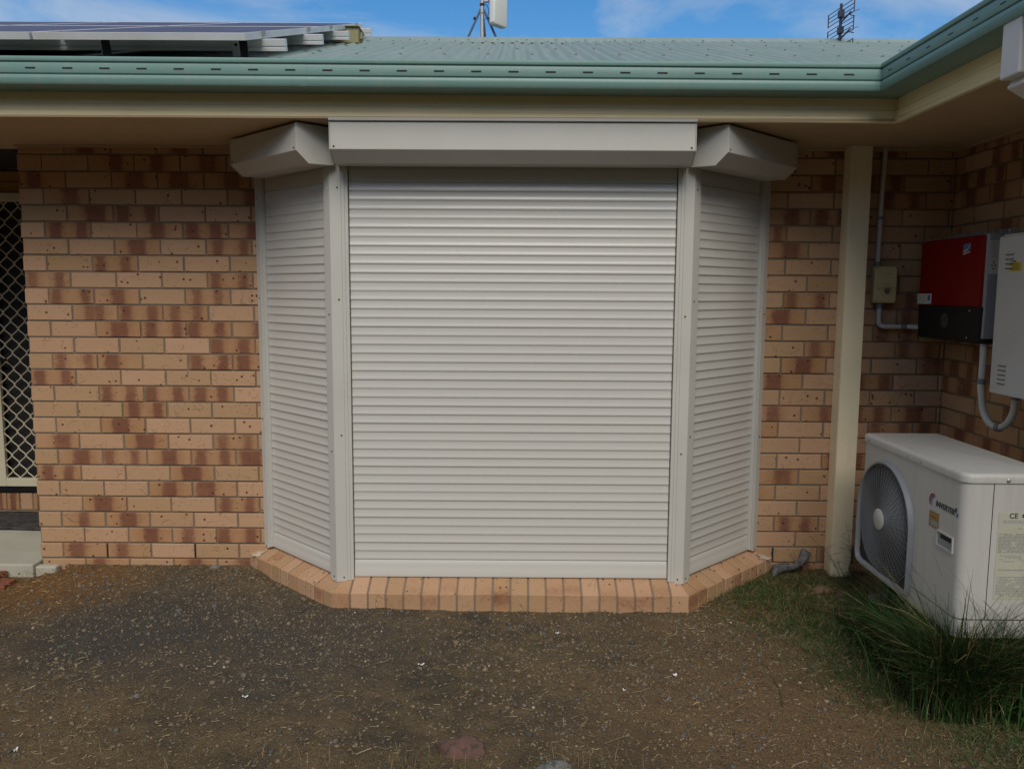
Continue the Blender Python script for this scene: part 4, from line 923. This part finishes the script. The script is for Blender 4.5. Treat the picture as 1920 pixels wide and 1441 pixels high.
# gravel stones
bmi = bmesh.new(); bmesh.ops.create_icosphere(bmi, subdivisions=1, radius=1.0); ico_v = np.array([v.co[:] for v in bmi.verts]); ico_f = np.array([[v.index for v in f.verts] for f in bmi.faces]); bmi.free()
P = []; S = []; C = []
def near(x, y, cx_, cy_, r): return math.exp(-((x-cx_)**2+(y-cy_)**2)/(r*r))
tries = 0
while len(P) < 23000 and tries < 260000:
    tries += 1
    x = rng.uniform(-2.9, 2.25); y = -abs(rng.uniform(0, 1)**1.1*2.5)-0.004
    if blocked(x, y, 0.004): continue
    nz_ = noise.noise(Vector((x*1.9, y*1.9, 9)))+0.5*noise.noise(Vector((x*5, y*5, 4)))
    d = 0.30+0.9*max(0, nz_)+0.9*near(x, y, -1.0, -0.55, 0.5)+0.6*near(x, y, 0.3, -0.9, 0.6)+0.4*near(x, y, -1.6, -0.35, 0.6)
    if x > 1.35: d *= 0.35
    if x < -2.44: d *= 0.25
    if rng.random() > d: continue
    s = 0.0020+0.0048*rng.random()**2.4+(0.008*rng.random() if rng.random() < 0.045 else 0)
    P.append((x, y, max(gz(x, y), 0.008 if (x < -2.44 and y > -0.9) else -1)+s*0.25)); S.append(s)
    g = rng.random()
    base = np.array([0.108, 0.100, 0.084]) if g < 0.50 else (np.array([0.175, 0.135, 0.088]) if g < 0.985 else np.array([0.30, 0.26, 0.19]))
    C.append(base*rng.uniform(0.55, 1.45))
P = np.array(P); S = np.array(S); C = np.array(C); n = len(P)
sc = S[:, None, None]*rng.uniform(0.6, 1.4, (n, 1, 3))*np.array([1, 1, 0.75]); jit = rng.uniform(0.75, 1.25, (n, len(ico_v), 1))
ang = rng.uniform(0, 6.28, n); ca_, sa_ = np.cos(ang), np.sin(ang)
vv = ico_v[None]*jit*sc; vx = vv[..., 0]*ca_[:, None]-vv[..., 1]*sa_[:, None]; vy = vv[..., 0]*sa_[:, None]+vv[..., 1]*ca_[:, None]
vv = np.stack([vx, vy, vv[..., 2]], -1)+P[:, None, :]
ff = ico_f[None]+(np.arange(n)*len(ico_v))[:, None, None]
bulk('gravel', vv.reshape(-1, 3), ff.reshape(-1, 3), 3, np.repeat(C, len(ico_v), 0), 'stone', 'loose dark and brown gravel scattered over the dirt', 'gravel')
# strips: straw and grass
def strips(items, name, mat, label, cat):
    # item: list of centre points (k x 3), half width, side vector, colour
    vs = []; fs = []; cs = []; o = 0
    for pts, hw, side, col, taper in items:
        k = len(pts)
        for i, p in enumerate(pts):
            ww = hw*(1-(i/(k-1))**1.6*0.92) if taper else hw
            vs.append(p-side*ww); vs.append(p+side*ww); cs.append(col); cs.append(col)
        for i in range(k-1): fs.append((o+2*i, o+2*i+1, o+2*i+3, o+2*i+2))
        o += 2*k
    return bulk(name, np.array(vs), np.array(fs), 4, np.array(cs), mat, label, cat)
items = []; tries = 0
while len(items) < 21000 and tries < 220000:
    tries += 1
    x = rng.uniform(-2.9, 2.2); y = -abs(rng.uniform(0, 1)*2.5)-0.004
    if blocked(x, y, 0.006): continue
    nz_ = noise.noise(Vector((x*1.5, y*1.5, 21)))
    nz2 = noise.noise(Vector((x*6, y*6, 40))); d = 0.08+1.1*max(0, nz_)*(0.5+1.6*max(0, nz2+0.15))+0.25*max(0, nz2)+1.1*near(x, y, -2.2, -0.15, 0.45)+0.5*(y > -0.12)*(x < -1.4)+0.9*near(x, y, 1.2, -0.3, 0.5)+0.9*near(x, y, 1.1, -1.5, 0.8)+0.35*(y < -1.1)
    if -2.1 < x < -0.8 and -1.1 < y < -0.5: d *= 0.45
    if rng.random() > d: continue
    ln = 0.005+0.026*rng.random()**3+(0.08*rng.random() if rng.random() < 0.02 else 0); an = rng.uniform(0, math.pi); t_ = np.array([math.cos(an), math.sin(an), rng.normal(0, 0.22)])
    z = max(gz(x, y), 0.008 if (x < -2.44 and y > -0.9) else -1)+0.0025+rng.random()*0.004; c0 = np.array([x, y, z]); bendv = np.array([-t_[1], t_[0], 0])*rng.normal(0, 0.22)*ln
    pts = [c0-t_*ln/2, c0+bendv, c0+t_*ln/2]; pts = [np.array([p[0], p[1], max(p[2], z-0.004)]) for p in pts]
    side = np.array([-t_[1], t_[0], rng.uniform(0.2, 1.0)]); side /= np.linalg.norm(side)
    q = rng.random(); col = (np.array([0.25, 0.175, 0.085]) if q < 0.50 else np.array([0.37, 0.285, 0.155]) if q < 0.93 else np.array([0.46, 0.38, 0.24]))*rng.uniform(0.35, 1.05)
    if near(x, y, -2.3, -0.25, 0.45) > 0.4 or near(x, y, 1.25, -0.3, 0.4) > 0.4: col = col*np.array([1.25, 0.92, 0.6])
    items.append((pts, rng.uniform(0.0005, 0.0015), side, col, False))
strips(items, 'straw', 'straw', 'dry straw and dead grass clippings lying on the dirt', 'straw')
def blade(x, y, h, lean, ang_, hw, col, z0=None, droop=0.5):
    z = gz(x, y)-0.005 if z0 is None else z0; d = np.array([math.cos(ang_), math.sin(ang_), 0]); pts = []
    for i in range(6):
        t_ = i/5; pts.append(np.array([x, y, z])+d*lean*h*t_**1.8+np.array([0, 0, h*(t_-droop*t_**3*0.8)]))
    side = np.array([-d[1], d[0], 0]); a2 = rng.uniform(-0.6, 0.6); side = side*math.cos(a2)+np.array([0, 0, 1])*math.sin(a2)
    return (pts, hw, side, col, True)
G = np.array
def green(q=None):
    r_ = rng.random()
    if r_ < 0.62: c = G([0.030, 0.075, 0.018])
    elif r_ < 0.82: c = G([0.060, 0.105, 0.030])
    else: c = G([0.22, 0.17, 0.075])
    return c*rng.uniform(0.5, 1.4)
items = []
# long dark grass along the front and near end of the air conditioner
for _ in range(21000):
    t_ = rng.random()**0.8; x = 1.66-abs(rng.normal(0, 0.065) if rng.random() < 0.9 else rng.exponential(0.10)); y = -0.62-0.95*t_
    if rng.random() < 0.45: x = rng.uniform(1.55, 2.25); y = -1.44-abs(rng.normal(0, 0.055))
    if blocked(x, y): continue
    dist = max(0, 1.62-x) if y > -1.47 else 0.6*(-1.48-y)
    h = (0.16+0.15*rng.random())*math.exp(-dist*10.0)*(0.82+0.38*t_)+0.02
    h *= 0.55+0.45*min(1, (-y-0.6)/0.5)
    if y < -1.47: h *= 1.45
    items.append(blade(x, y, h*rng.uniform(0.7, 1.35), rng.uniform(0.1, 0.95), rng.uniform(0, 6.28), rng.uniform(0.0009, 0.0030), green()*rng.uniform(0.4, 1.25), droop=rng.uniform(0.1, 0.4) if y < -1.47 else rng.uniform(0.1, 0.7)))
# low green turf between the bay, the post and the unit
for _ in range(52000):
    x = rng.uniform(0.85, 2.1); y = rng.uniform(-1.9, -0.01)
    if blocked(x, y): continue
    wgt = near(x, y, 1.22, -0.36, 0.26)+0.9*near(x, y, 1.45, -0.75, 0.26)+near(x, y, 1.45, -1.25, 0.22)*0.9+near(x, y, 1.75, -1.75, 0.3)*0.8+0.5*near(x, y, 1.62, -0.2, 0.2)
    if rng.random() > wgt*1.1: continue
    items.append(blade(x, y, rng.uniform(0.015, 0.055), rng.uniform(0.3, 1.6), rng.uniform(0, 6.28), rng.uniform(0.0006, 0.0015), green()))
# sparse stalks at the bottom of the view
for _ in range(420):
    x = rng.choice([rng.normal(-0.30, 0.14), rng.normal(0.28, 0.12), rng.normal(-1.1, 0.4)], p=[0.5, 0.3, 0.2]); y = -1.80-abs(rng.normal(0, 0.10))
    c = G([0.22, 0.15, 0.07]) if rng.random() < 0.7 else green()*1.2
    items.append(blade(x, y, rng.uniform(0.02, 0.085), rng.uniform(0.1, 0.8), rng.uniform(0, 6.28), rng.uniform(0.0006, 0.0013), c*rng.uniform(0.7, 1.3), droop=0.3))
strips(items, 'grass', 'blade', 'low green grass and weeds growing over the dirt', 'grass')
def tuft(label, blades, cx_, cy_, group='tall grass tufts by the air conditioner'):
    it = []
    for (dx, dy, h, lean, an, hw, sh) in blades: it.append(blade(cx_+dx, cy_+dy, h, lean, an, hw, G([0.035, 0.095, 0.020])*sh, droop=0.62))
    o = strips(it, 'grass_tuft', 'blade', label, 'grass tuft'); del o['kind']; o['group'] = group; return o
def rb(n, h0, h1, hw, spread=0.03, lean=(0.3, 1.1)):
    return [(rng.normal(0, spread), rng.normal(0, spread), rng.uniform(h0, h1), rng.uniform(*lean), rng.uniform(0, 6.28), rng.uniform(hw*0.6, hw), rng.uniform(0.7, 1.6)) for _ in range(n)]
tuft('tall arching grass tuft in front of the rating label of the air conditioner', rb(26, 0.18, 0.44, 0.0036, 0.03)+[(0, 0, 0.62, 0.75, 2.9, 0.0034, 1.0), (0.02, 0, 0.64, 0.18, 1.6, 0.0028, 1.0)], 1.73, -1.56)
tuft('smaller drooping grass tuft at the near corner of the air conditioner', rb(20, 0.14, 0.34, 0.0032, 0.025), 1.585, -1.51)
tuft('bushy grass tuft at the right photo edge, brightest green blades', rb(40, 0.18, 0.38, 0.0040, 0.04), 1.85, -1.58)
# dry weeds behind the unit against the post
def weed(label, cx_, cy_, n_, hgt, col='leaf'):
    t = thing('dry_weed', label, 'weed', 'dry twiggy weeds by the post'); b = MB()
    for _ in range(n_):
        p = Vector((cx_+rng.normal(0, 0.02), cy_+rng.normal(0, 0.02), 0)); d = Vector((rng.normal(0, 0.35), rng.normal(0, 0.25), 1)).normalized(); pts = [p.copy()]
        Ln = hgt*rng.uniform(0.5, 1.1)
        for q in range(6): d = (d+Vector((rng.normal(0, 0.22), rng.normal(0, 0.16), rng.normal(0, 0.10)))).normalized(); p = p+d*Ln/6; pts.append(p.copy())
        pts = [Vector((q_.x, min(q_.y, -0.012), max(q_.z, 0.0))) for q_ in pts]
        b.tube(pts, [0.0018-0.0002*i for i in range(7)], col, 4)
        for q in (2, 3, 4, 5):
            dd = Vector((rng.normal(0, 0.8), rng.normal(0, 0.4), rng.uniform(0.0, 0.9))).normalized(); e = pts[q]+dd*Ln*0.22; e.y = min(e.y, -0.012); b.tube([pts[q], (pts[q]+e)/2+Vector((0, 0, 0.006)), e], 0.0009, col, 3)
    build(b, 'stem', t); return t
MAT['weedgreen'] = paint('weed_stem', (0.055, 0.06, 0.03), 0.8)
weed('dark twiggy dry weed climbing in front of the foot of the cream post', 1.77, -0.15, 15, 0.34, 'weedgreen')
weed('thin dry weed against the bricks just left of the cream post', 1.56, -0.05, 6, 0.17)

# ------------------------------------------------------------------ rocks, wood, scraps
def rock(name, label, cat, c, size, mat, seed, sub=3, amp=0.35, group=None):
    bm = bmesh.new(); bmesh.ops.create_icosphere(bm, subdivisions=sub, radius=1.0)
    for v in bm.verts:
        p = v.co.copy(); k = 1+amp*noise.noise(p*1.3+Vector((seed, 0, 0)))+0.14*noise.noise(p*4+Vector((0, seed, 0)))
        v.co = Vector((p.x*size[0]*k+c[0], p.y*size[1]*k+c[1], p.z*size[2]*k+c[2]))
    me = bpy.data.meshes.new(name); bm.to_mesh(me); bm.free(); me.materials.append(MAT[mat]); me.polygons.foreach_set('use_smooth', [True]*len(me.polygons)); me.set_sharp_from_angle(angle=R(38))
    return tag(link(me, name), label, cat, group)
rock('rock', 'half buried reddish rock at the bottom edge of the photo', 'rock', (-0.165, -1.765, -0.005), (0.085, 0.055, 0.045), 'redrock', 3.1)
rock('rock', 'pale grey rock cut off by the bottom edge of the photo', 'rock', (0.135, -1.885, 0.0), (0.055, 0.05, 0.03), 'greyrock', 7.7)
rock('rock', 'brown rock chunk lying in the corner below the air conditioner fan', 'rock', (1.565, -0.33, 0.02), (0.055, 0.035, 0.028), 'brownrock', 1.9, sub=2)
rock('rock', 'small purplish rock beside the brown one under the fan', 'rock', (1.635, -0.385, 0.015), (0.04, 0.018, 0.018), 'redrock', 5.2, sub=2)
rock('rock', 'rounded tan pebble lying between the bay sill and the reddish rock', 'rock', (-0.60, -1.02, 0.004), (0.014, 0.011, 0.009), 'brownrock', 2.2, sub=2)
rock('rock', 'small pale cement lump at the foot of the long brick wall', 'cement lump', (-1.615, -0.045, 0.022), (0.030, 0.018, 0.012), 'greyrock', 9.4, sub=2)
for i, (x, y) in enumerate(((0.95, -1.12), (1.12, -1.30))): pass
t = thing('driftwood', 'weathered grey crooked piece of wood at the right end of the sill', 'wood piece')
b = MB(); b.tube([(1.385, -0.105, 0.015), (1.40, -0.09, 0.045), (1.45, -0.07, 0.050), (1.51, -0.055, 0.052), (1.555, -0.045, 0.075), (1.575, -0.035, 0.115), (1.560, -0.03, 0.140)], [0.012, 0.029, 0.024, 0.019, 0.024, 0.026, 0.012], 'log', 12)
o = build(b, 'branch', t, smooth=50)
for v in o.data.vertices: k = noise.noise(v.co*28)*0.012; v.co += Vector((k, k*0.5, noise.noise(v.co*33+Vector((4, 0, 0)))*0.012))
def scrap(label, x, y, an, l, w_, name='plastic_scrap'):
    m_ = bpy.data.meshes.new(name); z = gz(x, y)+0.007; d = Vector((math.cos(an), math.sin(an), 0)); s = Vector((-d.y, d.x, 0)); c = Vector((x, y, z))
    nx_ = 5; V_ = []
    for i in range(nx_): 
        t_ = i/(nx_-1)-0.5; V_ += [c+d*l*t_-s*w_*0.5+Vector((0, 0, 0.004*math.sin(i*2.1))), c+d*l*t_+s*w_*0.5*(1-abs(t_)*0.6)+Vector((0, 0, 0.003+0.004*math.cos(i*1.7)))]
    m_.from_pydata([tuple(v) for v in V_], [], [(2*i, 2*i+1, 2*i+3, 2*i+2) for i in range(nx_-1)]); m_.materials.append(MAT['scrap'])
    o = tag(link(m_, name), label, 'litter', 'white scraps littering the dirt'); md = o.modifiers.new('s', 'SOLIDIFY'); md.thickness = 0.0012; return o
scrap('crumpled white scrap lying right of centre, largest of the scraps', 0.640, -1.241, 0.4, 0.016, 0.010)
scrap('thin white sliver on the dirt straight below the left corner of the sill', -0.995, -1.436, 0.05, 0.022, 0.0035)
scrap('thin white sliver in the bottom left corner of the dirt', -1.63, -1.80, 1.5, 0.020, 0.004)
scrap('white sliver on the dirt below the left part of the wide shutter', -0.371, -1.165, 0.1, 0.026, 0.003)
scrap('white sliver right of the middle, just left of the crumpled scrap', 0.425, -1.353, -0.9, 0.015, 0.004)
scrap('white sliver close to the sill below the wide shutter', 0.197, -0.822, 0.3, 0.016, 0.003)
scrap('white sliver lying in the gap between the grass and the bare dirt', 1.32, -1.18, 2.6, 0.012, 0.004)
print('objects', len(bpy.data.objects))

# ------------------------------------------------------------------ sky blocker added unseen behind and left of the camera, shades the low sky
MAT['sky_blocker'] = paint('sky_blocker_leaf', (0.05, 0.085, 0.03), 0.8, 0.5, scale=1.5)
hd = thing('sky_blocker', 'added leafy blocker, unseen opposite the house, cutting off the low sky', 'sky_blocker')
hv = []; hf = []; hc = []; bx_ = MB()
for (x0, y0, x1, y1, hgt) in ((-13, -15.5, 13, -15.5, 6.4), (-12.5, -15.5, -12.5, -1.5, 5.6)):
    Lh = math.hypot(x1-x0, y1-y0); ux, uy = (x1-x0)/Lh, (y1-y0)/Lh
    nseg = 26
    for k in range(nseg):
        h0 = hgt-0.7+0.8*noise.noise(Vector((k*0.7, x0, 0))); c_ = ((k+0.5)/nseg*Lh)
        bx_.box((c_-Lh/nseg/2-0.02, -0.5, 0), (c_+Lh/nseg/2+0.02, 0.5, h0), 'sky_blocker', lambda s_, o_, z_, x0=x0, y0=y0, ux=ux, uy=uy: (x0+ux*s_-uy*o_, y0+uy*s_+ux*o_, z_))
    n_ = 9000; t_ = rng.uniform(0, Lh, n_); o_ = rng.normal(0, 0.55, n_); z_ = rng.uniform(0.1, 1, n_)**0.8*hgt*(0.9+0.12*np.sin(t_*1.7)+0.05*np.sin(t_*5.1))
    cen = np.stack([x0+ux*t_-uy*o_, y0+uy*t_+ux*o_, z_], -1); a_ = rng.normal(0, 1, (n_, 3)); a_ /= np.linalg.norm(a_, axis=1)[:, None]; b_ = np.cross(a_, rng.normal(0, 1, (n_, 3))); b_ /= np.linalg.norm(b_, axis=1)[:, None]
    sz = rng.uniform(0.10, 0.22, (n_, 1)); q_ = np.stack([cen-a_*sz, cen+b_*sz*0.55, cen+a_*sz, cen-b_*sz*0.55], 1).reshape(-1, 3)
    base_ = sum(len(h_) for h_ in hv); hv.append(q_); hf.append(base_+np.arange(n_*4).reshape(-1, 4)); hc.append(np.repeat(np.array([[0.05, 0.09, 0.03]])*rng.uniform(0.5, 1.5, (n_, 1)), 4, 0))
build(bx_, 'blocker_core', hd)
hl = bulk('blocker_leaves', np.vstack(hv), np.vstack(hf), 4, np.vstack(hc), 'blade', None, None); hl.parent = hd; del hl['kind']
